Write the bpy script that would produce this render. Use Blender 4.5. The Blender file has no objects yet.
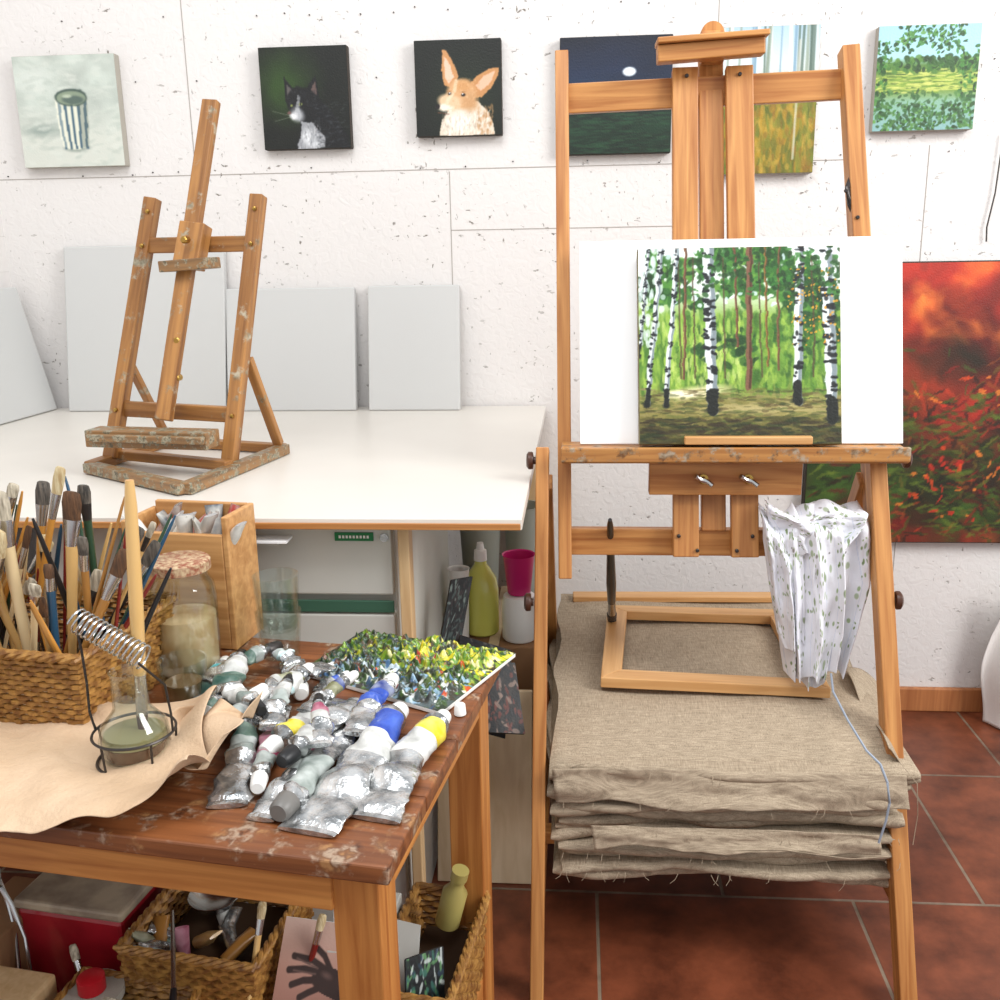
import bpy, math, random
import numpy as np
from mathutils import Vector, Matrix
random.seed(7); rng=np.random.default_rng(5)
scn=bpy.context.scene
try:
    scn.view_settings.view_transform='Standard'
    scn.view_settings.look='None'
except Exception: pass
COL=scn.collection
def lin(c):
    if isinstance(c,str):
        c=c.lstrip('#'); c=[int(c[i:i+2],16)/255 for i in (0,2,4)]
    return tuple(((x/12.92) if x<=.04045 else ((x+.055)/1.055)**2.4) for x in c[:3])+(1,)
def hexf(c):
    c=c.lstrip('#'); return np.array([int(c[i:i+2],16)/255 for i in (0,2,4)])
# ------------------------------------------------------------ materials
def newmat(name):
    m=bpy.data.materials.new(name); m.use_nodes=True
    nt=m.node_tree; return m,nt,nt.nodes['Principled BSDF']
def N(nt,t,**k):
    n=nt.nodes.new(t)
    for a,b in k.items(): setattr(n,a,b)
    return n
def simple(name,col,rough=.5,metal=0,col2=None,nscale=20,bump=0,bscale=200,trans=0,ior=1.45,stretch=None,coat=0,bdist=.002):
    m,nt,b=newmat(name); L=nt.links.new
    b.inputs['Base Color'].default_value=lin(col); b.inputs['Roughness'].default_value=rough
    b.inputs['Metallic'].default_value=metal; b.inputs['Transmission Weight'].default_value=trans; b.inputs['IOR'].default_value=ior
    b.inputs['Coat Weight'].default_value=coat
    tc=N(nt,'ShaderNodeTexCoord'); mp=N(nt,'ShaderNodeMapping'); L(tc.outputs['Object'],mp.inputs[0])
    if stretch: mp.inputs['Scale'].default_value=stretch
    if col2:
        no=N(nt,'ShaderNodeTexNoise'); no.inputs['Scale'].default_value=nscale; no.inputs['Detail'].default_value=5; L(mp.outputs[0],no.inputs[0])
        r=N(nt,'ShaderNodeValToRGB'); r.color_ramp.elements[0].color=lin(col); r.color_ramp.elements[1].color=lin(col2)
        r.color_ramp.elements[0].position=.35; r.color_ramp.elements[1].position=.65
        L(no.outputs[0],r.inputs[0]); L(r.outputs[0],b.inputs['Base Color'])
    if bump:
        n2=N(nt,'ShaderNodeTexNoise'); n2.inputs['Scale'].default_value=bscale; n2.inputs['Detail'].default_value=4; L(mp.outputs[0],n2.inputs[0])
        bp=N(nt,'ShaderNodeBump'); bp.inputs['Strength'].default_value=bump; bp.inputs['Distance'].default_value=bdist
        L(n2.outputs[0],bp.inputs['Height']); L(bp.outputs[0],b.inputs['Normal'])
    return m
def glassmat(name,tint='#fafdfb'):
    m,nt,b=newmat(name); L=nt.links.new
    g=N(nt,'ShaderNodeBsdfGlossy'); g.inputs['Roughness'].default_value=.04
    t=N(nt,'ShaderNodeBsdfTransparent'); t.inputs[0].default_value=lin(tint)
    lw=N(nt,'ShaderNodeLayerWeight'); lw.inputs[0].default_value=.25
    pw=N(nt,'ShaderNodeMath',operation='POWER'); pw.inputs[1].default_value=1.8; L(lw.outputs['Facing'],pw.inputs[0])
    mr=N(nt,'ShaderNodeMapRange'); mr.inputs[3].default_value=.06; mr.inputs[4].default_value=.75; L(pw.outputs[0],mr.inputs[0])
    mx=N(nt,'ShaderNodeMixShader'); L(mr.outputs[0],mx.inputs[0]); L(t.outputs[0],mx.inputs[1]); L(g.outputs[0],mx.inputs[2]); L(mx.outputs[0],nt.nodes['Material Output'].inputs[0])
    return m
def wood(name,c1,c2,rough=.45,stain=None,stain_amt=.6,freq=90,sscale=28):
    m,nt,b=newmat(name); L=nt.links.new
    tc=N(nt,'ShaderNodeTexCoord'); mp=N(nt,'ShaderNodeMapping'); mp.inputs['Scale'].default_value=(1,1,.05)
    L(tc.outputs['Object'],mp.inputs[0])
    oi=N(nt,'ShaderNodeObjectInfo'); ad=N(nt,'ShaderNodeVectorMath'); L(mp.outputs[0],ad.inputs[0]); L(oi.outputs['Random'],ad.inputs[1])
    no=N(nt,'ShaderNodeTexNoise'); no.inputs['Scale'].default_value=freq; no.inputs['Detail'].default_value=6; no.inputs['Distortion'].default_value=.6
    L(ad.outputs[0],no.inputs[0])
    r=N(nt,'ShaderNodeValToRGB'); r.color_ramp.elements[0].color=lin(c1); r.color_ramp.elements[1].color=lin(c2)
    r.color_ramp.elements[0].position=.3; r.color_ramp.elements[1].position=.68
    L(no.outputs[0],r.inputs[0]); out=r.outputs[0]
    if stain:
        ad2=N(nt,'ShaderNodeVectorMath'); L(tc.outputs['Object'],ad2.inputs[0]); L(oi.outputs['Random'],ad2.inputs[1])
        n3=N(nt,'ShaderNodeTexNoise'); n3.inputs['Scale'].default_value=sscale; n3.inputs['Detail'].default_value=9; n3.inputs['Roughness'].default_value=.65; L(ad2.outputs[0],n3.inputs[0])
        r3=N(nt,'ShaderNodeValToRGB'); r3.color_ramp.elements[0].position=stain_amt; r3.color_ramp.elements[1].position=stain_amt+.08; r3.color_ramp.elements[1].color=(.85,.85,.85,1)
        L(n3.outputs[0],r3.inputs[0])
        n4=N(nt,'ShaderNodeTexNoise'); n4.inputs['Scale'].default_value=sscale*2.2; n4.inputs['Detail'].default_value=4; L(ad2.outputs[0],n4.inputs[0])
        r4=N(nt,'ShaderNodeValToRGB'); cr=r4.color_ramp
        cr.elements[0].color=lin(stain[0]); cr.elements[0].position=.36; cr.elements[1].color=lin(stain[-1]); cr.elements[1].position=.62
        for i,s in enumerate(stain[1:-1]): e=cr.elements.new(.36+.26*(i+1)/(len(stain)-1)); e.color=lin(s)
        L(n4.outputs[0],r4.inputs[0])
        mx=N(nt,'ShaderNodeMix',data_type='RGBA'); L(r3.outputs[0],mx.inputs[0]); L(out,mx.inputs[6]); L(r4.outputs[0],mx.inputs[7]); out=mx.outputs[2]
    L(out,b.inputs['Base Color']); b.inputs['Roughness'].default_value=rough
    bp=N(nt,'ShaderNodeBump'); bp.inputs['Strength'].default_value=.2; bp.inputs['Distance'].default_value=.001; L(no.outputs[0],bp.inputs['Height']); L(bp.outputs[0],b.inputs['Normal'])
    return m
def vcolmat(name,rough=.5,bump=.3,bscale=300,coat=0,metal=0,bdist=.001):
    m,nt,b=newmat(name); L=nt.links.new
    a=N(nt,'ShaderNodeVertexColor'); a.layer_name='Col'; L(a.outputs[0],b.inputs['Base Color'])
    b.inputs['Roughness'].default_value=rough; b.inputs['Coat Weight'].default_value=coat; b.inputs['Metallic'].default_value=metal
    tc=N(nt,'ShaderNodeTexCoord'); n2=N(nt,'ShaderNodeTexNoise'); n2.inputs['Scale'].default_value=bscale; L(tc.outputs['Object'],n2.inputs[0])
    bp=N(nt,'ShaderNodeBump'); bp.inputs['Strength'].default_value=bump; bp.inputs['Distance'].default_value=bdist
    L(n2.outputs[0],bp.inputs['Height']); L(bp.outputs[0],b.inputs['Normal'])
    return m
W_EASEL=wood('beech_oiled','#9c5e2a','#ca9052')
W_OLD=wood('easel_wood_painty','#7d5028','#b17d44',stain=['#5c5a48','#8c8b78','#b8b09a'],stain_amt=.57)
W_TRAY=wood('tray_wood_painty','#6e5236','#9c7448',stain=['#4c4f42','#75705c','#a9a08a','#6b7a6c'],stain_amt=.48,sscale=70)
W_TRAYB=wood('big_tray_wood','#96602f','#c08a4c',stain=['#5a3820','#7a6a54','#a49a88'],stain_amt=.52,sscale=45)
W_TABLE=wood('pine_table','#9d5c28','#cb8a48')
W_TOP=wood('table_top_worn','#5a3018','#8f5630',rough=.42,stain=['#3a2218','#b09a84','#6f4a30','#a87c50'],stain_amt=.53,sscale=24)
W_LIGHT=wood('light_wood','#c9a476','#dcbc90')
W_STR=wood('stretcher_wood','#bd8850','#d8a870')
W_BOX=wood('box_wood','#b07c48','#d2a068')
PLY=wood('plywood','#c8ae8a','#dcc6a6',freq=40)
BASEB=wood('baseboard_wood','#9a5c34','#b87848')
HAND=[simple('handle_%d'%i,c,.3,coat=.4) for i,c in enumerate(['#c98c3e','#d9b070','#7a1f1c','#1d1c1e','#274f6b','#a8763a','#e0c79a','#2d4a35'])]
STEEL=simple('steel','#c4c4c4',.25,1); DARKST=simple('dark_steel','#4a4644',.4,.8); BRASS=simple('brass','#b08d4a',.3,1)
BRIS=[simple('bristle_%d'%i,c,.8,col2=d,nscale=300,bump=.6,bscale=900,stretch=(1,1,.15)) for i,(c,d) in enumerate([('#d8c8a0','#b09468'),('#4a3526','#6b4a30'),('#cfc4ae','#8f8472'),('#6b6258','#3a3632')])]
WHITEC=simple('canvas_white','#c6c6c4',.8,bump=.2,bscale=900)
CSIDE=simple('canvas_side','#a8a297',.8,bump=.2,bscale=600)
CSIDE_D=simple('canvas_side_dark','#3a332c',.8)
BOARD=simple('board_white','#fbfbfb',.6)
LAM=simple('laminate_white','#d6d0c7',.35,col2='#ddd7ce',nscale=3)
CAB=simple('cabinet_grey','#c4c3bb',.45,col2='#cfcec6',nscale=4)
GREEN=simple('label_green','#1d7a45',.5); DGREEN=simple('green_strip','#3d6350',.5); GAP=simple('dark_gap','#2a2826',.8)
GLASS=glassmat('clear_glass')
PLASTIC_T=simple('translucent_plastic','#b9bdb4',.35,trans=.35,ior=1.1)
CARD=simple('cardboard','#8a6444',.8,col2='#9a7350',nscale=8)
WICK=simple('wicker','#744a22',.45,col2='#b38444',nscale=90,bump=.4)
WICKD=simple('wicker_dark','#3a2614',.7)
BLACKP=simple('black_plastic','#1b1b1d',.4); WHITEP=simple('white_plastic','#efeeea',.3)
# ------------------------------------------------------------ mesh builder
def empty(name,loc=(0,0,0)):
    e=bpy.data.objects.new(name,None); e.location=loc; COL.objects.link(e); e.empty_display_size=.05; return e
def par(o,p):
    if p is not None:
        o.parent=p; o.matrix_parent_inverse=Matrix.Translation(-Vector(p.location))
def frame_of(t,up=Vector((0,0,1))):
    t=t.normalized()
    if abs(t.dot(up))>.98: up=Vector((0,1,0))
    s=t.cross(up).normalized(); u=s.cross(t).normalized(); return s,u
class MB:
    def __init__(s): s.v=[];s.f=[];s.m=[];s.mats=[]
    def mi(s,mat):
        if mat not in s.mats: s.mats.append(mat)
        return s.mats.index(mat)
    def rings(s,rings,mats,cap=True,closed=False):
        n=len(rings[0]); b=len(s.v)
        for r in rings: s.v.extend([tuple(p) for p in r])
        K=len(rings)
        for i in range(K if closed else K-1):
            mi=s.mi(mats[i] if isinstance(mats,list) else mats); j=(i+1)%K
            for k in range(n):
                k2=(k+1)%n; s.f.append((b+i*n+k,b+i*n+k2,b+j*n+k2,b+j*n+k)); s.m.append(mi)
        if cap and not closed:
            s.f.append(tuple(b+k for k in range(n))[::-1]); s.m.append(s.mi(mats[0] if isinstance(mats,list) else mats))
            s.f.append(tuple(b+(K-1)*n+k for k in range(n))); s.m.append(s.mi(mats[-1] if isinstance(mats,list) else mats))
    def loft(s,p0,p1,secs,n=16,up=Vector((0,0,1)),cap=True,offs=None,jit=None):
        p0=Vector(p0);p1=Vector(p1); t=(p1-p0).normalized(); sd,u=frame_of(t,Vector(up))
        R=[]
        for i,(d,a,b,mt) in enumerate(secs):
            c=p0+t*d
            if offs: c=c+offs[i]
            q=[]
            for k in range(n):
                th=2*math.pi*k/n; j=jit(i,th) if jit else 1
                q.append(c+sd*(a*j*math.cos(th))+u*(b*j*math.sin(th)))
            R.append(q)
        s.rings(R,[q[3] for q in secs],cap)
    def lathe(s,p0,prof,mat,axis=(0,0,1),n=28,cap=True):
        p0=Vector(p0);ax=Vector(axis)
        secs=[(q[0],q[1],q[1],(q[2] if len(q)>2 else mat)) for q in prof]
        s.loft(p0,p0+ax,secs,n,cap=cap)
    def path(s,pts,r,mat,n=6,closed=False):
        pts=[Vector(p) for p in pts]; K=len(pts); R=[]; pu=Vector((0,0,1))
        for i in range(K):
            if closed: t=pts[(i+1)%K]-pts[i-1]
            else: t=pts[min(i+1,K-1)]-pts[max(i-1,0)]
            sd,u=frame_of(t,pu)
            rr=r[i] if isinstance(r,(list,tuple)) else r
            R.append([pts[i]+sd*(rr*math.cos(2*math.pi*k/n))+u*(rr*math.sin(2*math.pi*k/n)) for k in range(n)])
        s.rings(R,mat,True,closed)
    def box(s,c,size,mat,rot=None):
        c=Vector(c); h=Vector(size)/2; b=len(s.v); mi=s.mi(mat)
        R=rot if rot is not None else Matrix.Identity(3)
        for x in(-1,1):
            for y in(-1,1):
                for z in(-1,1): s.v.append(tuple(c+R@Vector((x*h.x,y*h.y,z*h.z))))
        for q in((0,1,3,2),(4,6,7,5),(0,4,5,1),(2,3,7,6),(0,2,6,4),(1,5,7,3)):
            s.f.append(tuple(b+k for k in q)); s.m.append(mi)
    def build(s,name,parent=None,smooth=True,bevel=0,sub=0):
        me=bpy.data.meshes.new(name); me.from_pydata(s.v,[],s.f)
        for mt in s.mats: me.materials.append(mt)
        me.polygons.foreach_set('material_index',s.m)
        import bmesh
        bm=bmesh.new(); bm.from_mesh(me); bmesh.ops.recalc_face_normals(bm,faces=bm.faces); bm.to_mesh(me); bm.free()
        o=bpy.data.objects.new(name,me); COL.objects.link(o)
        if smooth:
            me.polygons.foreach_set('use_smooth',[True]*len(me.polygons)); me.set_sharp_from_angle(angle=math.radians(40))
        if bevel:
            md=o.modifiers.new('b','BEVEL'); md.width=bevel; md.segments=2
        if sub:
            md=o.modifiers.new('s','SUBSURF'); md.levels=sub; md.render_levels=sub
        par(o,parent); return o
def beam(name,p0,p1,w,d,mat,parent=None,face=(0,-1,0),bevel=.0018):
    """square timber from p0 to p1; w = width seen from 'face' side, d = depth along face; grain along its length"""
    p0=Vector(p0);p1=Vector(p1); z=(p1-p0); L=z.length; z.normalize()
    y=Vector(face); y=(y-z*y.dot(z)).normalized(); x=y.cross(z)
    mb=MB(); mb.box((0,0,0),(w,d,L),mat); o=mb.build(name,None,False,bevel)
    M=Matrix((x,y,z)).transposed().to_4x4(); M.translation=(p0+p1)/2
    o.matrix_world=M
    if parent is not None:
        o.parent=parent; o.matrix_parent_inverse=Matrix.Translation(-Vector(parent.location))
    return o
def slab(name,o0,ex,ez,th,mat,parent=None,bevel=.002):
    o0=Vector(o0);ex=Vector(ex);ez=Vector(ez); n=ez.cross(ex).normalized()*th
    if n.y<0 and abs(n.y)>abs(n.x): n=-n
    mb=MB(); b=[o0,o0+ex,o0+ex+ez,o0+ez]; mb.rings([b,[p+n for p in b]],mat)
    return mb.build(name,parent,False,bevel)
# ------------------------------------------------------------ painter
def vnoise(h,w,sc,seed,oct=4,asp=1.0):
    r=np.random.default_rng(seed); out=np.zeros((h,w)); amp=1;tot=0
    for o in range(oct):
        gh=max(2,int(sc*2**o)+2); gw=max(2,int(sc*asp*2**o)+2); g=r.random((gh,gw))
        y=np.linspace(0,gh-1.001,h); x=np.linspace(0,gw-1.001,w); yi=y.astype(int);xi=x.astype(int); fy=(y-yi)[:,None];fx=(x-xi)[None]
        fy=fy*fy*(3-2*fy);fx=fx*fx*(3-2*fx)
        a=g[yi][:,xi];b=g[yi][:,xi+1];c=g[yi+1][:,xi];d=g[yi+1][:,xi+1]
        out+=amp*((a*(1-fx)+b*fx)*(1-fy)+(c*(1-fx)+d*fx)*fy); tot+=amp; amp*=.5
    return out/tot
class Pt:
    def __init__(s,w,h,col='#ffffff'):
        s.w=w;s.h=h;s.a=np.ones((h,w,3))*hexf(col)
        s.V,s.U=np.meshgrid(np.linspace(0,1,h),np.linspace(0,1,w),indexing='ij'); s.asp=w/h
    def blend(s,m,col):
        c=hexf(col) if isinstance(col,str) else col
        m=np.clip(m,0,1)[...,None]; s.a=s.a*(1-m)+c*m
    def grad(s,stops):
        vs=[q[0] for q in stops]; cs=np.array([hexf(q[1]) for q in stops])
        for k in range(3): s.a[...,k]=np.interp(s.V,vs,cs[:,k])
    def ell(s,cx,cy,rx,ry,col,ang=0,soft=.15,op=1):
        c,n=math.cos(ang),math.sin(ang); dx=(s.U-cx);dy=(s.V-cy)
        x=dx*c+dy*n;y=-dx*n+dy*c; d=np.sqrt((x/rx)**2+(y/ry)**2); s.blend(np.clip((1-d)/soft,0,1)*op,col)
    def poly(s,pts,col,op=1):
        ins=np.zeros(s.U.shape,bool); j=len(pts)-1
        for i in range(len(pts)):
            xi,yi=pts[i];xj,yj=pts[j]
            if yi!=yj:
                c=((yi>s.V)!=(yj>s.V))&(s.U<(xj-xi)*(s.V-yi)/(yj-yi)+xi); ins^=c
            j=i
        s.blend(ins*op,col)
    def stroke(s,pts,wd,col,op=1):
        best=np.full(s.U.shape,9.)
        for (x0,y0),(x1,y1) in zip(pts[:-1],pts[1:]):
            dx,dy=x1-x0,y1-y0; t=np.clip(((s.U-x0)*dx+(s.V-y0)*dy)/(dx*dx+dy*dy+1e-9),0,1)
            best=np.minimum(best,np.hypot(s.U-x0-t*dx,(s.V-y0-t*dy)/s.asp))
        s.blend(np.clip((wd-best)*s.w*.8+.5,0,1)*op,col)
    def dabs(s,n,box,cols,rx,ry,seed=0,ang=3.14,op=.85,mask=None):
        r=np.random.default_rng(seed)
        for i in range(n):
            cx=box[0]+r.random()*(box[2]-box[0]); cy=box[1]+r.random()*(box[3]-box[1])
            if mask is not None and r.random()>mask[min(s.h-1,int(cy*(s.h-1))),min(s.w-1,int(cx*(s.w-1)))]: continue
            a=rx*(.5+r.random());b=ry*(.5+r.random()); R=max(a,b)
            x0=max(0,int((cx-R)*s.w));x1=min(s.w,int((cx+R)*s.w)+2);y0=max(0,int((cy-R)*s.h));y1=min(s.h,int((cy+R)*s.h)+2)
            if x1<=x0 or y1<=y0: continue
            th=(r.random()-.5)*ang; c,q=math.cos(th),math.sin(th)
            dx=s.U[y0:y1,x0:x1]-cx;dy=s.V[y0:y1,x0:x1]-cy; d=((dx*c+dy*q)/a)**2+((-dx*q+dy*c)/b)**2
            col=hexf(cols[r.integers(len(cols))]); m=(np.clip((1-d)*2,0,1)*op)[...,None]
            s.a[y0:y1,x0:x1]=s.a[y0:y1,x0:x1]*(1-m)+col*m
    def mul(s,n): s.a=np.clip(s.a*n[...,None],0,1)
    def warp(s,amt,sc,seed,blur=0):
        dx=(vnoise(s.h,s.w,sc,seed,2)-.5)*amt*s.w; dy=(vnoise(s.h,s.w,sc,seed+1,2)-.5)*amt*s.h
        Y,X=np.mgrid[0:s.h,0:s.w]; s.a=s.a[np.clip(Y+dy,0,s.h-1).astype(int),np.clip(X+dx,0,s.w-1).astype(int)]
        for _ in range(blur):
            p_=np.pad(s.a,((1,1),(1,1),(0,0)),'edge'); s.a=(p_[1:-1,1:-1]*2+p_[:-2,1:-1]+p_[2:,1:-1]+p_[1:-1,:-2]+p_[1:-1,2:])/6
def gridmesh(name,P,colors,mat,parent=None,thick=0):
    h,w=P.shape[:2]; me=bpy.data.meshes.new(name)
    idx=np.arange(h*w).reshape(h,w); q=np.stack([idx[1:,:-1],idx[1:,1:],idx[:-1,1:],idx[:-1,:-1]],-1).reshape(-1,4)
    me.vertices.add(h*w); me.vertices.foreach_set('co',P.reshape(-1).astype(np.float32))
    me.loops.add(q.size); me.loops.foreach_set('vertex_index',q.reshape(-1).astype(np.int32))
    me.polygons.add(len(q)); me.polygons.foreach_set('loop_start',np.arange(0,q.size,4,dtype=np.int32))
    me.polygons.foreach_set('use_smooth',np.ones(len(q),bool))
    me.update(calc_edges=True); me.validate()
    if colors is not None:
        c=np.clip(colors,0,1); l=np.where(c<=.04045,c/12.92,((c+.055)/1.055)**2.4)
        at=me.color_attributes.new('Col','FLOAT_COLOR','POINT'); at.data.foreach_set('color',np.concatenate([l,np.ones((h,w,1))],-1).reshape(-1).astype(np.float32))
    me.materials.append(mat); o=bpy.data.objects.new(name,me); COL.objects.link(o)
    if thick:
        md=o.modifiers.new('t','SOLIDIFY'); md.thickness=thick; md.offset=0
    par(o,parent); return o
OIL=vcolmat('oil_paint',.5,.5,260)
OILM=vcolmat('oil_paint_matt',.7,.3,300)
def painting(name,o0,ex,ez,th,pt,side=CSIDE,eps=.0012,mat=None):
    e=empty(name,o0); o0=Vector(o0);ex=Vector(ex);ez=Vector(ez); n=ex.cross(ez).normalized()
    if n.y>0: n=-n
    slab('stretched_canvas',o0,ex,ez,th,side,e,.002)
    f=Vector(n)*eps
    A=np.array(o0+f)+np.array(ex)*.004+np.array(ez)*.004
    U=pt.U[...,None]*.992;V=(1-pt.V)[...,None]*.992
    gridmesh('painted_surface',A+U*np.array(ex)+V*np.array(ez),pt.a,mat or OIL,e); return e

# ============================================================ ROOM
def wallmat():
    m,nt,b=newmat('osb_painted_white'); L=nt.links.new
    tc=N(nt,'ShaderNodeTexCoord')
    vs=[]
    for ang,scl,thr,seed in ((.5,(45,1,85),.672,0),(-.7,(95,1,50),.677,3.3),(1.3,(110,1,44),.68,7.7)):
        mp=N(nt,'ShaderNodeMapping'); mp.inputs['Rotation'].default_value=(0,ang,0); mp.inputs['Scale'].default_value=scl; mp.inputs['Location'].default_value=(seed,seed,seed)
        L(tc.outputs['Object'],mp.inputs[0]); no=N(nt,'ShaderNodeTexNoise'); no.inputs['Scale'].default_value=1.1; no.inputs['Detail'].default_value=4; L(mp.outputs[0],no.inputs[0])
        r=N(nt,'ShaderNodeValToRGB'); r.color_ramp.elements[0].position=thr; r.color_ramp.elements[1].position=thr+.045; L(no.outputs[0],r.inputs[0]); vs.append((r,no))
    a=N(nt,'ShaderNodeMath',operation='MAXIMUM'); L(vs[0][0].outputs[0],a.inputs[0]); L(vs[1][0].outputs[0],a.inputs[1])
    a2=N(nt,'ShaderNodeMath',operation='MAXIMUM'); L(a.outputs[0],a2.inputs[0]); L(vs[2][0].outputs[0],a2.inputs[1])
    ln=N(nt,'ShaderNodeTexNoise'); ln.inputs['Scale'].default_value=4.5; ln.inputs['Detail'].default_value=4; L(tc.outputs['Object'],ln.inputs[0])
    lr=N(nt,'ShaderNodeValToRGB'); lr.color_ramp.elements[0].position=.40; lr.color_ramp.elements[1].position=.62; L(ln.outputs[0],lr.inputs[0])
    mu=N(nt,'ShaderNodeMath',operation='MULTIPLY'); L(a2.outputs[0],mu.inputs[0]); L(lr.outputs[0],mu.inputs[1])
    mx=N(nt,'ShaderNodeMix',data_type='RGBA'); mx.inputs[6].default_value=lin('#dedad7'); mx.inputs[7].default_value=lin('#7d766d'); L(mu.outputs[0],mx.inputs[0]); L(mx.outputs[2],b.inputs['Base Color'])
    b.inputs['Roughness'].default_value=.55
    v=N(nt,'ShaderNodeTexNoise'); v.inputs['Scale'].default_value=55; v.inputs['Detail'].default_value=6; v.inputs['Distortion'].default_value=1.0; L(tc.outputs['Object'],v.inputs[0])
    bp=N(nt,'ShaderNodeBump'); bp.inputs['Strength'].default_value=.4; bp.inputs['Distance'].default_value=.004; L(v.outputs[0],bp.inputs['Height'])
    bp2=N(nt,'ShaderNodeBump',invert=True); bp2.inputs['Strength'].default_value=.5; bp2.inputs['Distance'].default_value=.003; L(mu.outputs[0],bp2.inputs['Height']); L(bp.outputs[0],bp2.inputs['Normal']); L(bp2.outputs[0],b.inputs['Normal'])
    return m
def floormat():
    m,nt,b=newmat('terracotta_tiles'); L=nt.links.new
    tc=N(nt,'ShaderNodeTexCoord'); mp=N(nt,'ShaderNodeMapping'); mp.inputs['Location'].default_value=(-.035+.44*20,-1.08+.432*21,0)
    L(tc.outputs['Object'],mp.inputs[0]); br=N(nt,'ShaderNodeTexBrick'); L(mp.outputs[0],br.inputs[0])
    br.inputs['Scale'].default_value=1; br.inputs['Brick Width'].default_value=.44; br.inputs['Row Height'].default_value=.432; br.inputs['Mortar Size'].default_value=.0032; br.inputs['Mortar Smooth'].default_value=.3
    br.inputs['Color1'].default_value=lin('#723c26'); br.inputs['Color2'].default_value=lin('#7f462d'); br.inputs['Mortar'].default_value=lin('#857868')
    no=N(nt,'ShaderNodeTexNoise'); no.inputs['Scale'].default_value=11; no.inputs['Detail'].default_value=9; no.inputs['Roughness'].default_value=.62; L(tc.outputs['Object'],no.inputs[0])
    r=N(nt,'ShaderNodeValToRGB'); r.color_ramp.elements[0].color=lin('#9a8a7c'); r.color_ramp.elements[1].color=(1.12,1.05,1.0,1); r.color_ramp.elements[0].position=.3; r.color_ramp.elements[1].position=.65; L(no.outputs[0],r.inputs[0])
    mx=N(nt,'ShaderNodeMix',data_type='RGBA',blend_type='MULTIPLY'); mx.inputs[0].default_value=1; L(br.outputs[0],mx.inputs[6]); L(r.outputs[0],mx.inputs[7]); L(mx.outputs[2],b.inputs['Base Color'])
    b.inputs['Roughness'].default_value=.42
    bp=N(nt,'ShaderNodeBump',invert=True); bp.inputs['Strength'].default_value=.5; bp.inputs['Distance'].default_value=.003; L(br.outputs['Fac'],bp.inputs['Height'])
    bp2=N(nt,'ShaderNodeBump'); bp2.inputs['Strength'].default_value=.2; bp2.inputs['Distance'].default_value=.003; L(no.outputs[0],bp2.inputs['Height']); L(bp.outputs[0],bp2.inputs['Normal']); L(bp2.outputs[0],b.inputs['Normal'])
    return m
WALL=wallmat(); FLOOR=floormat()
mb=MB(); mb.box((.4,.6,-.02),(3.6,3.5,.04),FLOOR); mb.build('floor',None,False)
mb=MB(); mb.box((.4,2.285,1.3),(3.56,.05,2.6),WALL); mb.build('wall_back',None,False)
mb=MB(); mb.box((-1.355,.6,1.3),(.05,3.4,2.6),WALL); mb.build('wall_left',None,False)
mb=MB(); mb.box((.93,2.252,.03),(2.5,.014,.06),BASEB); mb.build('baseboard_back',None,False,.003)
SEAM=simple('panel_seam','#a39c95',.8)
mb=MB()
for x,z0,z1 in((-.86,.75,2.6),(-.285,.75,1.27),(.74,.06,1.30),(.29,1.27,2.6),(1.35,0,2.6)): mb.box((x,2.2597,(z0+z1)/2),(.0017,.001,z1-z0),SEAM)
for z,x0,x1 in((1.275,-1.33,.6),(1.145,-.285,.3)): mb.box(((x0+x1)/2,2.2597,z),(x1-x0,.001,.0017),SEAM)
mb.build('trim_1',None,False)
mb=MB()
for z in(1.284,1.47,1.60):
    x=-1.3
    while x<1.3:
        mb.lathe((x,2.26,z+random.uniform(-.006,.006)),[(0,.0015),(.003,.0015)],DARKST,axis=(random.uniform(-.2,.2),-1,0),n=6); x+=random.uniform(.04,.25)
mb.build('wall_nails')

# ============================================================ WALL PAINTINGS
p=Pt(130,130,'#bcc4bb'); n=vnoise(130,130,4,1); p.mul(.88+.24*n); p.blend((p.V-.42)*3,'#cdd0c6'); p.ell(.24,.66,.30,.09,'#94a098',soft=.7); p.ell(.2,.2,.3,.2,'#d2d8d0',soft=.9); p.dabs(300,(0,0,1,1),['#d4d8cf','#b0bab0','#c8cec4'],.06,.018,301,ang=.8,op=.35)
p.ell(.535,.82,.16,.05,'#8a958c',soft=.5); p.poly([(.365,.37),(.70,.37),(.665,.81),(.40,.81)],'#dcdcca'); p.ell(.532,.805,.133,.035,'#dcdcca',soft=.1)
for i in range(5):
    t=(i+.55)/5; p.poly([(.365+.335*(t-.045),.40),(.365+.335*(t+.045),.40),(.40+.265*(t+.04),.83),(.40+.265*(t-.04),.83)],'#4a6676')
p.poly([(.60,.37),(.70,.37),(.665,.81),(.60,.83)],'#59665f',.4); p.poly([(.365,.37),(.43,.37),(.45,.82),(.40,.81)],'#e8e8da',.35)
p.ell(.532,.37,.17,.085,'#46574f',soft=.08); p.ell(.532,.375,.148,.068,'#86957f',soft=.1); p.ell(.55,.39,.12,.045,'#55665e',soft=.3); p.ell(.50,.355,.06,.02,'#b4bea8',soft=.5)
p.warp(.02,7,401,1)
painting('cup_painting',(-1.244,2.236,1.297),(.234,0,0),(0,0,.233),.0235,p)
p=Pt(130,135,'#0b0f09'); p.ell(.28,.35,.5,.5,'#335419',soft=.95,op=.8); p.mul(.75+.5*vnoise(135,130,6,2))
BK='#0b0c0e'
p.poly([(.27,.28),(.39,.42),(.28,.54)],BK); p.poly([(.50,.42),(.64,.27),(.66,.54)],BK); p.poly([(.295,.34),(.37,.43),(.30,.49)],'#55504e'); p.poly([(.56,.42),(.63,.33),(.63,.47)],'#5c4a46')
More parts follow.
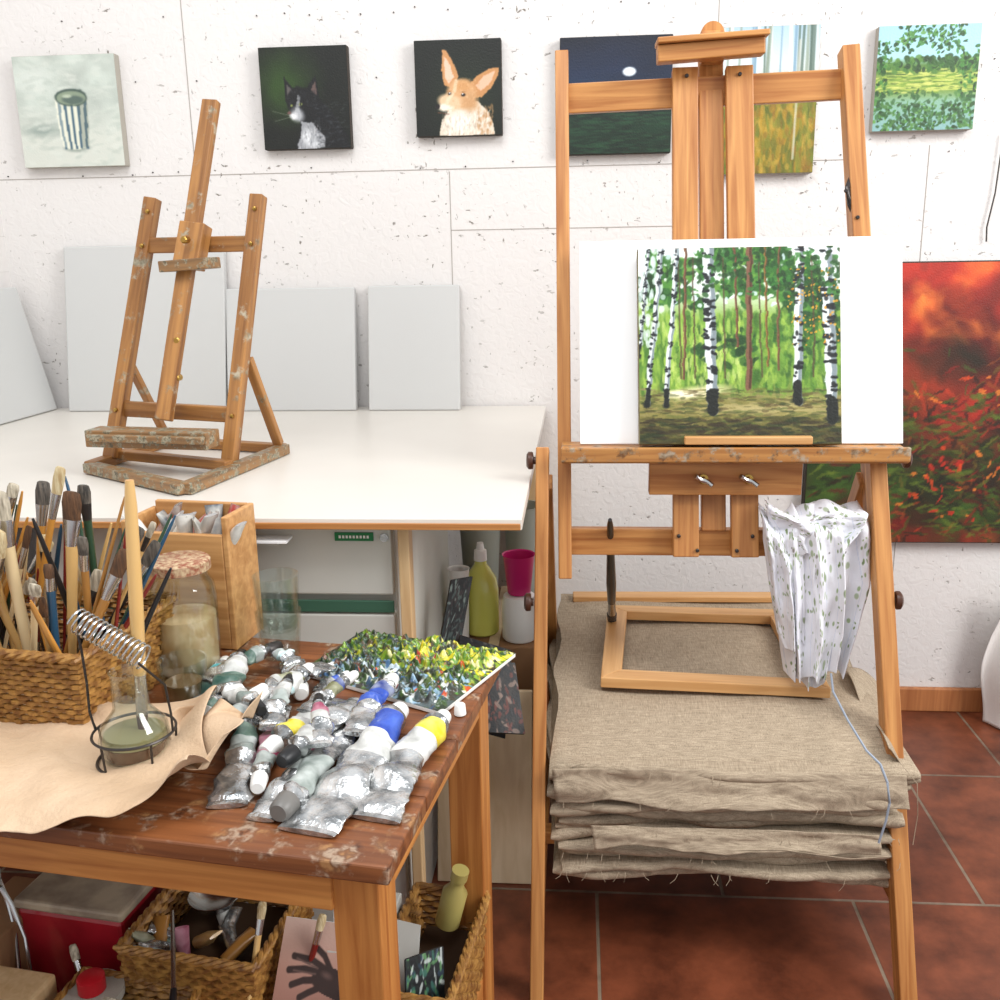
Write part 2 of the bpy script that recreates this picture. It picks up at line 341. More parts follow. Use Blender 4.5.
p.ell(.46,.54,.19,.17,BK); p.poly([(.45,.5),(.66,.5),(.82,.66),(.97,.88),(.98,1),(.36,1),(.42,.8)],BK)
p.ell(.40,.66,.11,.085,'#a8aaae',ang=.3,soft=.6); p.ell(.36,.67,.06,.04,'#e0e0e2',soft=.6); p.poly([(.41,.47),(.44,.48),(.42,.62),(.37,.62)],'#b4b6b8',.7)
p.poly([(.44,.72),(.56,.74),(.70,.88),(.70,1),(.38,1),(.42,.86)],'#a8aaae',.85); p.ell(.5,.88,.09,.12,'#e4e6e8',soft=.9); p.ell(.60,.95,.10,.06,'#c8cacd',soft=.9)
p.ell(.44,.56,.024,.018,'#8a944e',soft=.3); p.ell(.335,.57,.016,.014,'#8a944e',soft=.3); p.ell(.44,.56,.009,.014,'#08090a'); p.ell(.305,.64,.022,.016,'#6a4a48')
p.dabs(190,(.60,.55,.97,1),['#1d1f23','#33373d','#101113','#4a4e54'],.03,.005,3,ang=1.2,op=.5); p.dabs(80,(.42,.74,.68,1),['#f4f4f6','#85878c','#5a5c60'],.005,.03,303,ang=.6,op=.45); p.dabs(60,(.3,.42,.62,.6),['#26282c','#3a3c40'],.02,.005,305,op=.5)
p.warp(.03,9,403,1); p.stroke([(.33,.67),(.12,.62)],.0025,'#a8a8a8',.5); p.stroke([(.33,.68),(.14,.72)],.0025,'#a8a8a8',.5)
painting('cat_painting',(-.690,2.236,1.322),(.194,0,0),(0,0,.209),.0235,p,CSIDE_D)
# dog: cream/tan, one ear upright, the other pointing sideways
p=Pt(140,145,'#0e120c'); p.ell(.6,.6,.6,.6,'#1d2b18',soft=.9,op=.7)
p.poly([(.72,.64),(.84,.74),(.90,.88),(.92,1),(.26,1),(.30,.82),(.40,.70)],'#d9cbb8')
p.poly([(.32,.09),(.37,.10),(.43,.20),(.50,.37),(.44,.50),(.33,.46),(.31,.26)],'#c08a58'); p.poly([(.34,.16),(.39,.22),(.45,.38),(.39,.45),(.35,.38)],'#e6bda4')
p.poly([(.60,.50),(.70,.38),(.84,.31),(.97,.30),(.96,.38),(.88,.50),(.76,.60),(.66,.62)],'#bd8754'); p.poly([(.70,.47),(.80,.38),(.93,.33),(.87,.45),(.76,.54)],'#e0b294')
p.ell(.53,.56,.20,.18,'#cfa072',soft=.25); p.ell(.56,.47,.14,.09,'#c8945f',soft=.6); p.ell(.40,.645,.17,.10,'#dcbb96',ang=.20,soft=.35); p.ell(.63,.64,.13,.14,'#c29466',soft=.6)
p.ell(.50,.86,.20,.15,'#efe9df',soft=.8); p.ell(.34,.70,.12,.05,'#f0e2d0',ang=.12,soft=.5); p.ell(.245,.685,.034,.028,'#1a1413',soft=.3); p.stroke([(.25,.745),(.38,.765)],.006,'#6a4434')
p.ell(.395,.555,.026,.022,'#120e0c',soft=.3); p.ell(.55,.57,.030,.024,'#120e0c',soft=.3); p.ell(.55,.535,.05,.010,'#9a6a40',soft=.7); p.ell(.39,.525,.04,.009,'#9a6a40',soft=.7)
p.stroke([(.47,.42),(.45,.52),(.36,.64)],.020,'#ecd8bb',.55); p.dabs(260,(.30,.76,.86,1),['#faf6ee','#c4b8a8','#a29280','#ece2d2'],.006,.03,4,ang=.9,op=.5); p.dabs(260,(.36,.40,.74,.74),['#b07c4c','#dfb488','#ebcaa2','#c8965f'],.012,.004,5,op=.35); p.dabs(60,(.72,.70,.90,1),['#a87a4c','#c29468'],.01,.03,6,ang=.8,op=.5)
p.warp(.02,9,405,1); p.ell(.397,.549,.007,.007,'#ffffff'); p.ell(.553,.563,.008,.007,'#ffffff')
painting('dog_painting',(-.351,2.236,1.341),(.186,0,0),(0,0,.193),.0235,p,CSIDE_D)
p=Pt(120,120); p.grad([(0,'#0e1424'),(.3,'#14223c'),(.50,'#142a44'),(.56,'#0a1512'),(.75,'#14301f'),(1,'#0c2014')]); p.mul(.7+.6*vnoise(120,120,5,8,asp=.3)); p.ell(.62,.30,.07,.045,'#dfe6ea',soft=.3); p.ell(.62,.7,.10,.015,'#2f6a4c',soft=.8,op=.5); p.dabs(200,(0,.6,1,1),['#1a3a26','#0c1c12','#23472c'],.08,.01,304,ang=.2,op=.5)
painting('night_sea_painting',(-.041,2.236,1.296),(.236,0,0),(0,0,.234),.0235,p,CSIDE_D)
p=Pt(110,150); p.grad([(0,'#a9c4d4'),(.25,'#d0dad8'),(.42,'#b6bca8'),(.47,'#7d7d2c'),(.7,'#9a7c1c'),(1,'#5a5a16')])
r=np.random.default_rng(4)
for i in range(34):
    x=r.random(); p.stroke([(x,0),(x+r.uniform(-.03,.03),.40+r.random()*.12)],.006+.012*r.random(),['#eef0ee','#7f9fb4','#8f9c8c','#4f6458','#c8d0cc'][i%5],.8)
p.dabs(700,(0,.44,1,1),['#a8841c','#6d7a22','#4c5a18','#b89638','#86621a','#7a7420'],.025,.05,6,ang=.4,op=.5); p.stroke([(.8,.1),(.78,.9)],.012,'#c8c8bc',.7)
painting('birch_pond_painting',(.297,2.236,1.248),(.198,0,0),(0,0,.291),.0235,p)
p=Pt(150,150); p.grad([(0,'#9cc8de'),(.30,'#a4cfd8'),(.38,'#4f7430'),(.46,'#6f8c3c'),(.54,'#9cae4c'),(.62,'#6f8c3c'),(.72,'#7fa890'),(1,'#7fa8a8')])
p.dabs(300,(.0,.42,1,.64),['#a8b84c','#6a8c30','#3c5a20','#c8cc6c','#b8c060'],.06,.008,9,ang=.15,op=.7); p.dabs(170,(.0,.30,1,.44),['#2c5220','#3c6a28','#1f3c18','#4f7a30'],.03,.022,306)
m=vnoise(150,150,3,3); msk=((p.V<.26)*(p.U>.08)*.8+(p.U>.82)*(p.V<.7)*.8+(p.V>.74)*.7+(p.U<.10)*.8)*1.0*(m>.38)
p.dabs(1500,(0,0,1,1),['#1f4a1c','#2a5c24','#3f7a30','#16340f','#5c8f40'],.022,.014,10,mask=msk); p.dabs(200,(0,.62,1,1),['#2f5a2a','#4c7a3a','#1d3c18'],.03,.016,11,op=.7)
painting('lake_foliage_painting',(.611,2.236,1.327),(.205,0,0),(0,0,.204),.0235,p)
p=Pt(200,200); n1=vnoise(200,200,3,21);n2=vnoise(200,200,5,22);n3=vnoise(200,200,7,26)
p.a[:]=hexf('#5a170e'); p.blend((n1-.34)*4*(1.25-p.V*1.0),'#b02c1c'); p.blend((n2-.50)*5*(1.05-p.V*1.1),'#cc4e22'); p.blend((n3-.62)*5*(1-p.V*1.3),'#dc7a34')
p.blend((p.V-.48)*2.0-(n2-.5)*4,'#241c10'); p.blend(((.55-p.U)*3)*np.clip((p.V-.22)*3,0,1)*(n3*1.8),'#24380f'); p.blend((n1-.48)*5*np.clip((p.V-.4)*2,0,1),'#6a1a12'); p.blend((n3-.48)*5*np.clip((p.V-.5)*3,0,1),'#35501a')
p.dabs(420,(.15,.32,1,1),['#8a1a12','#b83a1e','#4a5c1e','#1a120c','#6a5a20','#8c4a1a','#3c5c20'],.03,.006,23,op=.55); p.dabs(460,(0,.45,.7,1),['#2a3c10','#44581c','#1a200c','#5a1812','#607224','#345018'],.03,.007,24,ang=1.5,op=.6); p.dabs(60,(.22,.40,.7,.92),['#d8481c','#e07a2c','#c02c1a'],.014,.006,27,op=.8)
p.mul(.85+.32*vnoise(200,200,20,25)); p.warp(.06,6,407,0)
painting('red_abstract_painting',(.518,2.232,.43),(.66,0,0),(0,0,.631),.0275,p,CSIDE_D)

# ============================================================ WORKTABLE
wt=empty('white_worktable',(-.7,1.75,0))
mb=MB(); mb.box((-.700,1.7575,.742),(1.25,.985,.016),LAM); mb.build('tabletop',wt,False,.0015)
beam('edge_strip',(-1.32,1.263,.7395),(-.077,1.263,.7395),.004,.009,W_EASEL,wt,face=(0,0,1),bevel=.001)
beam('rear_leg',(-.12,2.2,0),(-.12,2.2,.734),.05,.05,W_LIGHT,wt)
beam('side_leg',(-1.28,1.33,0),(-1.28,1.33,.734),.05,.05,W_LIGHT,wt)
dc=empty('drawer_cabinet',(-.6,1.5,0))
mb=MB(); mb.box((-.52,1.60,.3665),(.52,.55,.733),CAB); mb.build('carcass',dc,False,.002)
mb=MB(); mb.box((-.52,1.318,.676),(.515,.02,.104),CAB); mb.box((-.52,1.318,.545),(.515,.02,.10),CAB); mb.box((-.52,1.318,.25),(.515,.02,.46),CAB); mb.build('drawer_fronts',dc,False,.003)
mb=MB(); mb.box((-.52,1.3085,.607),(.515,.004,.018),DGREEN); mb.build('green_rail',dc,False,.001)
mb=MB(); mb.box((-.315,1.3065,.712),(.055,.003,.012),GREEN)
for i in range(9): mb.box((-.335+.005*i,1.3047,.712),(.003,.001,.004),WHITEP)
mb.build('label',dc,False)
mb=MB(); mb.lathe((-.272,1.309,.711),[(0,.006),(.005,.006),(.005,.003)],STEEL,axis=(0,-1,0),n=16); mb.build('lock',dc)
beam('side_panel',(-.243,1.31,0),(-.243,1.31,.733),.016,.03,W_LIGHT,dc)
mb=MB(); mb.box((-.47,1.28,.715),(.14,.03,.003),BOARD); mb.box((-.48,1.285,.710),(.13,.03,.002),CAB); mb.build('paper_sheets',None,False)

# ============================================================ BLANK CANVASES
def blank(o0,ex,ez,th=.02):
    e=empty('blank_canvas',o0); slab('stretched_linen',o0,ex,ez,th,WHITEC,e,.003); return e
blank((-1.190,2.19,.751),(.378,0,0),(.01,.048,.374))
blank((-.806,2.185,.751),(.300,0,0),(0,.05,.274))
blank((-.476,2.185,.751),(.209,0,0),(0,.05,.276))
e=empty('blank_canvas',(-1.25,2.0,.75)); o0=Vector((-1.235,2.225,.752)); ey=Vector((-.02,-.36,0)); ez=Vector((-.062,.0,.285))
mb=MB(); bq=[o0,o0+ey,o0+ey+ez,o0+ez]; nn=Vector((-.02,0,-.004)); mb.rings([bq,[q+nn for q in bq]],WHITEC); mb.build('stretched_linen',e,False,.003)

# ============================================================ TABLE EASEL
te=empty('tabletop_easel',(-.68,1.6,.75))
def B(n,a,b,w,d,m=W_OLD,face=(-.15,-1,0),p=None): return beam(n,a,b,w,d,m,p or te,face)
FR=(-.590,1.392,.760);BR=(-.528,1.700,.760);FL=(-.815,1.545,.760);BL=(-.780,1.775,.760)
B('right_foot',FR,BR,.022,.018,W_TRAY,face=(0,0,1)); B('left_foot',FL,BL,.022,.018,W_OLD,face=(0,0,1))
B('front_bar',FL,FR,.026,.016,W_TRAY,face=(0,0,1)); B('rear_bar',BL,BR,.02,.016,W_OLD,face=(0,0,1)); B('mid_bar',(-.812,1.62,.768),(-.566,1.52,.768),.02,.016,W_OLD,face=(0,0,1))
LB=Vector((-.803,1.600,.765));LT=Vector((-.722,1.690,1.195));RB=Vector((-.578,1.555,.765));RT=Vector((-.531,1.668,1.195))
B('left_upright',LB,LT,.023,.022); B('right_upright',RB,RT,.023,.022)
def lp(a,b,t): return a+(b-a)*t
MBm=Vector((-.680,1.565,.838));MT=Vector((-.608,1.715,1.348))
B('mast',MBm+Vector((0,-.018,0)),MT+Vector((0,-.018,0)),.027,.016)
B('upper_crossbar',lp(LB,LT,.82),lp(RB,RT,.82),.026,.014); B('lower_crossbar',lp(LB,LT,.19)+Vector((0,.004,0)),lp(RB,RT,.18),.026,.014)
B('canvas_tray',(-.803,1.545,.812),(-.587,1.515,.812),.028,.045,W_TRAY,face=(-.15,-1,0)); B('tray_lip',(-.797,1.515,.815),(-.592,1.487,.815),.012,.012,W_TRAY)
B('canvas_clamp',(-.680,1.618,1.083),(-.595,1.606,1.088),.018,.05,W_TRAY); B('clamp_block',(-.645,1.625,1.080),(-.633,1.645,1.150),.045,.03)
B('left_stay',(-.775,1.64,.93),(-.775,1.772,.765),.014,.012); B('right_stay',(-.557,1.625,.93),(-.535,1.690,.77),.016,.014)
mb=MB()
for q in((-.659,1.578,.905),(-.656,1.588,.965),(-.637,1.61,1.125)): mb.lathe(q,[(0,.006),(.012,.006),(.014,.004)],BRASS,axis=(-.1,-1,0),n=12)
for q in(lp(LB,LT,.82),lp(RB,RT,.82),lp(LB,LT,.19),lp(RB,RT,.18),lp(LB,LT,.95),lp(RB,RT,.95)): mb.lathe(q+Vector((0,-.010,0)),[(0,.0035),(.005,.0035),(.006,.002)],BRASS,axis=(-.1,-1,0),n=10)
mb.build('bolts',te)

# ============================================================ STUDIO EASEL
se=empty('studio_easel',(.22,1.5,0))
def yp(z): return 1.5+.25*(z-.6)
def E(n,x0,z0,x1,z1,w,d,dy=0,m=W_EASEL): return beam(n,(x0,yp(z0)+dy,z0),(x1,yp(z1)+dy,z1),w,d,m,se)
E('left_upright',-.020,.588,-.028,1.402,.021,.035); E('right_upright',.470,.588,.420,1.396,.027,.035)
E('upper_crossbar',-.02,1.334,.425,1.344,.045,.018,.012)
E('left_mast_rail',.170,.625,.166,1.372,.040,.018,-.008); E('right_mast_rail',.262,.625,.250,1.372,.042,.018,-.008)
E('mast',.2155,.66,.208,1.425,.038,.018,.012)
E('mast_tip',.208,1.38,.208,1.425,.036,.02,-.012)
mb=MB(); y=yp(1.435)-.012; mb.lathe((.208,y-.010,1.423),[(0,.018),(.02,.018)],W_EASEL,axis=(0,1,0),n=24); mb.build('rounded_tip',se)
E('canvas_clamp',.120,1.388,.282,1.396,.024,.034,-.042); E('clamp_lip',.118,1.405,.286,1.412,.008,.052,-.050)
E('lower_crossbar',-.03,.640,.478,.640,.044,.018,.024)
E('mast_block',.110,.753,.342,.753,.052,.022,-.035)
beam('canvas_tray',(-.026,1.492,.795),(.486,1.492,.795),.020,.075,W_TRAYB,se); beam('tray_front_lip',(-.026,1.452,.799),(.486,1.452,.799),.022,.008,W_TRAYB,se)
beam('canvas_stop',(.158,1.458,.820),(.345,1.458,.820),.012,.012,W_STR,se)
FLt=(-.055,1.50,.80);FLb=(-.060,1.250,0);FRt=(.455,1.515,.78);FRb=(.487,1.262,0)
beam('left_front_leg',FLt,FLb,.020,.034,W_EASEL,se); beam('right_front_leg',FRt,FRb,.025,.034,W_EASEL,se)
beam('left_back_leg',(-.052,1.53,.74),(-.052,2.1,0),.022,.03,W_EASEL,se); beam('right_back_leg',(.452,1.55,.74),(.47,2.1,0),.022,.03,W_EASEL,se)
beam('base_crossbar_front',(-.055,1.46,.148),(.478,1.46,.148),.022,.03,W_EASEL,se); beam('base_crossbar_mid',(-.055,1.66,.148),(.478,1.66,.148),.02,.03,W_EASEL,se); beam('base_crossbar_rear',(-.055,1.97,.148),(.478,1.97,.148),.02,.03,W_EASEL,se)
for x in(-.058,.49): beam('base_side_rail',(x+.0,1.30,.126),(x*.97,2.01,.126),.016,.02,W_EASEL,se,face=(0,0,1))
mb=MB()
KN=simple('knob_brown','#4a2c1e',.35)
for x,z,y,s in((-.066,.782,1.492,-1),(.486,.784,1.492,1),(-.068,.575,1.42,-1),(.474,.577,1.44,1)):
    mb.lathe((x,y,z),[(0,.006),(.003,.006),(.004,.013),(.006,.014),(.011,.014),(.014,.010)],KN,axis=(s,0,0),n=16)
mb.build('knobs',se)
mb=MB()
for x in(.192,.260):
    y=yp(.753)-.047; mb.lathe((x,y,.753),[(0,.008),(.003,.008),(.004,.005),(.014,.005)],BRASS,axis=(0,-1,0),n=12)
    mb.path([(x-.014,y-.016,.761),(x-.006,y-.012,.755),(x,y-.011,.753),(x+.006,y-.012,.751),(x+.013,y-.016,.746)],[.004,.0035,.005,.0035,.004],STEEL,8)
mb.build('wing_nuts',se)
mb=MB()
for x,z in((.187,.638),(.248,.638),(.158,.66),(.272,.66),(.168,1.36),(.25,1.36),(.412,1.18),(.43,1.14)):
    mb.lathe((x,yp(z)-.018,z),[(0,.003),(.003,.003),(.004,.002)],DARKST,axis=(0,-1,0),n=10)
mb.path([(.427,yp(1.2),1.21),(.415,yp(1.2)-.02,1.185),(.42,yp(1.2)-.022,1.16),(.43,yp(1.2)-.02,1.14)],.004,DARKST,8)
mb.build('screws',se)
e=empty('white_backing_board',(.2,1.5,.8)); slab('panel',(0.003,1.497,.807),(.486,0,0),(-.002,.078,.304),.004,BOARD,e,.001)
# main birch painting
p=Pt(260,246); p.grad([(0,'#e6edec'),(.22,'#d4dfd0'),(.34,'#8cae56'),(.60,'#54802a'),(.72,'#6f8434'),(.80,'#a39a5c'),(.86,'#807a34'),(1,'#45431c')])
H_,W_=246,260
nz=vnoise(H_,W_,5,31); m=(nz>.44)*1.0*(p.V<.55)
p.dabs(1500,(.05,0,1,.50),['#2c6220','#1c4718','#47802c','#16360f','#5f9034','#235a1e'],.028,.018,32,mask=m)
p.dabs(800,(0,.34,1,.74),['#6a9430','#98b848','#3c6a1c','#2c5218','#86a83c','#4c7822'],.014,.04,33,ang=.5,op=.55)
p.dabs(220,(.12,.38,.52,.68),['#b0c860','#a4c44a','#ccd884','#86b040'],.009,.035,34,ang=.4,op=.5)
p.dabs(620,(.0,.06,1,.60),['#12330f','#183f16','#0f2a0d','#1d4a18'],.022,.022,35,op=.7,mask=(vnoise(H_,W_,5,36)>.52)*1.0)
p.dabs(170,(.05,.0,1,.30),['#dfe9ea','#c8dbe0','#eef3f0'],.012,.014,42,op=.8,mask=(nz<.49)*1.0)
p.blend(np.clip((p.V-.70-.05*vnoise(H_,W_,4,37))*12,0,1)*.85,'#857c40')
p.ell(.30,.735,.20,.045,'#e4d9ae',ang=-.1,soft=.7); p.ell(.62,.82,.5,.045,'#b4a672',soft=.8,op=.8); p.ell(.2,.74,.12,.025,'#f2eac8',soft=.6)
p.blend(np.clip((p.V-.85)*9,0,1)*.85,'#403c18'); p.dabs(620,(0,.72,1,1),['#56622a','#6c662c','#2a3512','#8a7f50','#403418'],.035,.006,38,ang=.25,op=.5)
p.dabs(320,(0,.87,1,1),['#281e0d','#202a0e','#48441c'],.04,.008,39,ang=.25,op=.6); p.dabs(60,(0,.0,.12,.5),['#dde8e8','#c8d8d4'],.012,.03,46,ang=.3,op=.7)
def trunk(x0,x1,v1,w,kind,seed):
    r=np.random.default_rng(seed); K=18; pts=[(x0+(x1-x0)*t/K+r.uniform(-1,1)*.004,v1*t/K) for t in range(K+1)]
    if kind=='b':
        p.stroke(pts,w,'#d9dfdf'); p.stroke([(a+w*.6,b) for a,b in pts],w*.4,'#7d898e')
        for i in range(46):
            t=r.random(); x=x0+(x1-x0)*t; a=w*r.uniform(.2,1.0); s_=r.choice([-1,1]); p.stroke([(x+s_*w*.95,v1*t),(x+s_*w*.95-s_*a,v1*t+r.uniform(-.006,.008))],.003+.26*w*r.random(),'#14181a')
        for i in range(7):
            t=r.random(); x=x0+(x1-x0)*t; p.ell(x+r.uniform(-.5,.5)*w,v1*t,w*.5,.010+.010*r.random(),'#1a1e1e',soft=.4,op=.9)
        p.stroke([(x0+(x1-x0)*.88,v1*.90),(x1,v1)],w*1.05,'#11150f'); p.ell(x1,v1,w*2.0,.020,'#10140c',soft=.7)
    else:
        p.stroke(pts,w,kind); p.stroke([(a+w*.5,b) for a,b in pts],w*.4,'#4c2f1c')
for x in(.2,.27,.42,.6,.86): p.stroke([(x,.05),(x+.01,.66)],.004,'#4a3522',.8)
trunk(.235,.225,.66,.006,'#7a5238',1); trunk(.555,.545,.71,.015,'#75503a',2); trunk(.485,.49,.5,.005,'#7a4a34',3); trunk(.63,.64,.6,.005,'#90682c',4); trunk(.70,.69,.62,.005,'#7a5234',5)
trunk(.115,.035,.80,.012,'b',11); trunk(.195,.13,.80,.012,'b',12); trunk(.05,.0,.55,.007,'b',16); trunk(.345,.365,.83,.027,'b',13); trunk(.80,.785,.78,.021,'b',14); trunk(.93,.955,.87,.027,'b',15)
p.dabs(110,(.74,.1,1,.5),['#d8a02c','#c98a20'],.006,.005,40); p.dabs(180,(.28,0,1,.24),['#1c4a16','#33702a','#16360f'],.016,.011,41,op=.8); p.warp(.012,14,409,0)
painting('birch_forest_painting',(.092,1.470,.811),(.300,0,0),(-.004,.072,.288),.018,p,simple('canvas_side_green','#6a5c3c',.8,col2='#8c8468',nscale=30))

# ============================================================ LINEN PILE
def linmat():
    m,nt,b=newmat('linen_weave'); L=nt.links.new; tc=N(nt,'ShaderNodeTexCoord')
    w1=N(nt,'ShaderNodeTexNoise'); w2=N(nt,'ShaderNodeTexNoise')
    for w,sc in((w1,(50,1000,50)),(w2,(1000,50,1000))):
        mp=N(nt,'ShaderNodeMapping'); mp.inputs['Scale'].default_value=sc; L(tc.outputs['Object'],mp.inputs[0]); L(mp.outputs[0],w.inputs[0]); w.inputs['Scale'].default_value=1; w.inputs['Detail'].default_value=2
    a=N(nt,'ShaderNodeMath',operation='ADD'); L(w1.outputs[0],a.inputs[0]); L(w2.outputs[0],a.inputs[1])
    r=N(nt,'ShaderNodeValToRGB'); r.color_ramp.elements[0].color=lin('#7e6e5a'); r.color_ramp.elements[1].color=lin('#bfad95'); r.color_ramp.elements[0].position=.33; r.color_ramp.elements[1].position=.67
    h=N(nt,'ShaderNodeMath',operation='MULTIPLY'); h.inputs[1].default_value=.5; L(a.outputs[0],h.inputs[0]); L(h.outputs[0],r.inputs[0]); L(r.outputs[0],b.inputs['Base Color'])
    b.inputs['Roughness'].default_value=.9; bp=N(nt,'ShaderNodeBump'); bp.inputs['Strength'].default_value=.4; bp.inputs['Distance'].default_value=.001; L(h.outputs[0],bp.inputs['Height']); L(bp.outputs[0],b.inputs['Normal']); return m
LINEN=linmat()
pile=empty('folded_linen_stack',(.22,1.6,.16))
def layer(x0,x1,y0,y1,zb,zt,seed,droop=0,skew=0,rough=1.0,dl=.09):
    r=np.random.default_rng(seed); NX=84; ph=r.random(10)*6.28; mb=MB(); rings=[]; t=zt-zb
    nz=vnoise(2,NX+1,1,seed+500,3,asp=5)[0]-.5; nz2=vnoise(2,NX+1,1,seed+900,3,asp=4)[0]-.5; ex=r.uniform(-.012,.012,2)
    for i in range(NX+1):
        u=i/NX; edge=min(u,1-u)
        fy=y0+skew*(u-.5)+rough*(.018*nz[i]+.004*math.sin(5*u+ph[0])); dz=rough*(.011*nz2[i]+.003*math.sin(6*u+ph[2])); sq=1-.5*max(0,1-edge/.02)
        ring=[]
        def pt(yy,zz,amt=1):
            k=max(0,min(1,(yy-fy)/.3)); xx=x0+ex[0]*k+(x1-x0)*u+.006*math.sin(yy*23+ph[5])*(1 if edge<.03 else .2)
            if droop: zz-=droop*max(0,1-(yy-fy)/dl)**2
            return Vector((xx,yy,zz+dz*amt))
        for k in range(9):
            a=math.pi/2+math.pi*k/8; ring.append(pt(fy+t*.5+math.cos(a)*t*.5,(zt+zb)/2+math.sin(a)*t*.5*sq))
        for j in range(1,10): ring.append(Vector((pt(fy+.03,zb).x,fy+.03+(y1-fy-.03)*j/10,zb+dz*(1-j/10)+.0005)))
        ring.append(Vector((x0+(x1-x0)*u,y1,zb))); ring.append(Vector((x0+(x1-x0)*u,y1,zt)))
        for j in range(14,0,-1):
            yy=fy+.03+(y1-fy-.03)*j/15; q=pt(yy,zt+.004*math.sin(9*u+j*1.0+ph[4])*(1-edge)+.003*math.sin(3*u+j*.6+ph[6]),1-j/15); ring.append(q)
        rings.append(ring)
    mb.rings(rings,LINEN); mb.build('folded_layer',pile,True)
rl=random.Random(17)
spec=[(.162,.016),(.176,.013),(.188,.018),(.204,.013),(.216,.020),(.234,.014),(.247,.016),(.261,.020),(.279,.014),(.292,.024),(.314,.014),(.327,.016)]
for i,(zb,t) in enumerate(spec):
    layer(-.034+rl.uniform(-.010,.014),.484+rl.uniform(-.022,.014),1.322+rl.choice([-.008,0,.006,.014]),1.93+rl.uniform(-.01,.03),zb,zb+t+.002,101+i,skew=rl.uniform(-.012,.012),rough=rl.uniform(.8,1.3))
layer(-.042,.494,1.322,1.96,.341,.358,8,droop=.008,rough=1.1); layer(-.036,.480,1.336,1.985,.355,.386,9,droop=.038,skew=.02,rough=.8,dl=.11)
V,U=np.meshgrid(np.linspace(0,1,40),np.linspace(0,1,30),indexing='ij')
gridmesh('linen_corner',np.stack([.455+.085*U*(1-.5*V),1.60-.26*V+.02*U,.392-.05*U**1.6-.012*V+.008*np.sin(V*9+U*4)],-1),None,LINEN,pile,.0012)
V,U=np.meshgrid(np.linspace(0,1,24),np.linspace(0,1,90),indexing='ij')
nzz=vnoise(24,90,1,77,3,asp=4)
gridmesh('linen_flap',np.stack([-.038+.515*U+.006*V,1.322-.012*V-.020*(nzz-.5)+.010*np.sin(U*9)*V*.4,.350-.048*V-.018*V*(vnoise(24,90,1,78,3,asp=5)-.3)],-1),None,LINEN,pile,.0012)
gridmesh('linen_flap',np.stack([.02+.42*U+.006*V,1.308-.006*V-.014*(nzz[:,::-1]-.5),.262-.026*V-.018*V*(vnoise(24,90,1,79,3,asp=5)-.3)],-1),None,LINEN,pile,.0012)
mb=MB()
for i in range(80):
    x=random.uniform(-.03,.48); z=random.choice([.185,.2,.215,.255,.30,.35]); y=1.308
    L_=random.uniform(.008,.026); a=random.uniform(-.6,.6)
    mb.path([(x,y,z),(x+L_*.4*a,y-.006,z-L_*.3),(x+L_*a,y-.004-.003*random.random(),z-L_*(.5+random.random()*.3))],.0004,LINEN,4)
mb.path([(.14,1.31,.25),(.2,1.30,.232),(.3,1.298,.238),(.4,1.298,.226),(.46,1.305,.228)],.0006,LINEN,4)
mb.path([(.46,1.31,.38),(.485,1.30,.35),(.49,1.3,.30),(.488,1.302,.25)],.0006,LINEN,4)
mb.build('loose_threads',pile)
# stretcher frame
sf=empty('stretcher_frame',(.22,1.68,.40)); z=.4035
c=[Vector((.038,1.505,z)),Vector((.404,1.480,z)),Vector((.404,1.835,z)),Vector((.060,1.850,z))]
cen=sum(c,Vector())/4
def ins(q,wd=.036):
    d=(cen-q); return q+Vector((math.copysign(wd,d.x),math.copysign(wd,d.y),0))
for i,nme in enumerate(['front_bar','right_bar','rear_bar','left_bar']):
    a=c[i];b=c[(i+1)%4]
    mb=MB(); lo=[a,b,ins(b),ins(a)]; t=(b-a).normalized()
    mid=(a+b)/2; zx=Matrix((Vector((-t.y,t.x,0)),Vector((0,0,1)),t)).transposed()
    inv_=zx.inverted(); lo=[inv_@(q-mid) for q in lo]; up=inv_@Vector((0,0,.018))
    mb.rings([[q-up*.5 for q in lo],[q+up*.5 for q in lo]],W_STR); o=mb.build(nme,None,False,.0015)
    M=zx.to_4x4(); M.translation=mid; o.matrix_world=M; o.parent=sf; o.matrix_parent_inverse=Matrix.Translation(-Vector(sf.location))
ss=empty('stretcher_bar',(.2,1.95,.39)); beam('bar',(-.01,1.945,.394),(.43,1.955,.394),.035,.012,W_STR,ss,face=(0,0,1))
def brush(mb,base,tip,r,hm,bm_,bl=.03,bw=1.2,flat=1.0,fer=STEEL):
    base=Vector(base);tip=Vector(tip); L_=(tip-base).length
    mb.loft(base,tip,[(0,r*.3,r*.3,hm),(L_*.05,r*.55,r*.55,hm),(L_*.45,r*.85,r*.85,hm),(L_-bl*2.0,r,r,hm),(L_-bl*1.9,r*1.05,r*1.05,fer),(L_-bl,r*bw,r*bw*flat,fer),(L_-bl*.98,r*bw,r*bw*flat,bm_),(L_-bl*.4,r*bw*1.15,r*bw*flat,bm_),(L_-bl*.06,r*bw*.95,r*bw*.6*flat,bm_),(L_,r*bw*.6,r*bw*.3*flat,bm_)],10,up=Vector((0,1,0.01)))
pb=MB(); pb.loft((.0665,1.79,.386),(.050,1.488,.690),[(0,.004,.004,BRIS[3]),(.02,.008,.006,BRIS[3]),(.07,.0095,.007,BRIS[3]),(.072,.008,.008,STEEL),(.12,.007,.007,STEEL),(.122,.0075,.0075,HAND[3]),(.2,.009,.009,HAND[3]),(.30,.007,.007,HAND[3]),(.41,.005,.005,HAND[3]),(.425,.003,.003,HAND[3])],12)
pb.build('large_paintbrush')
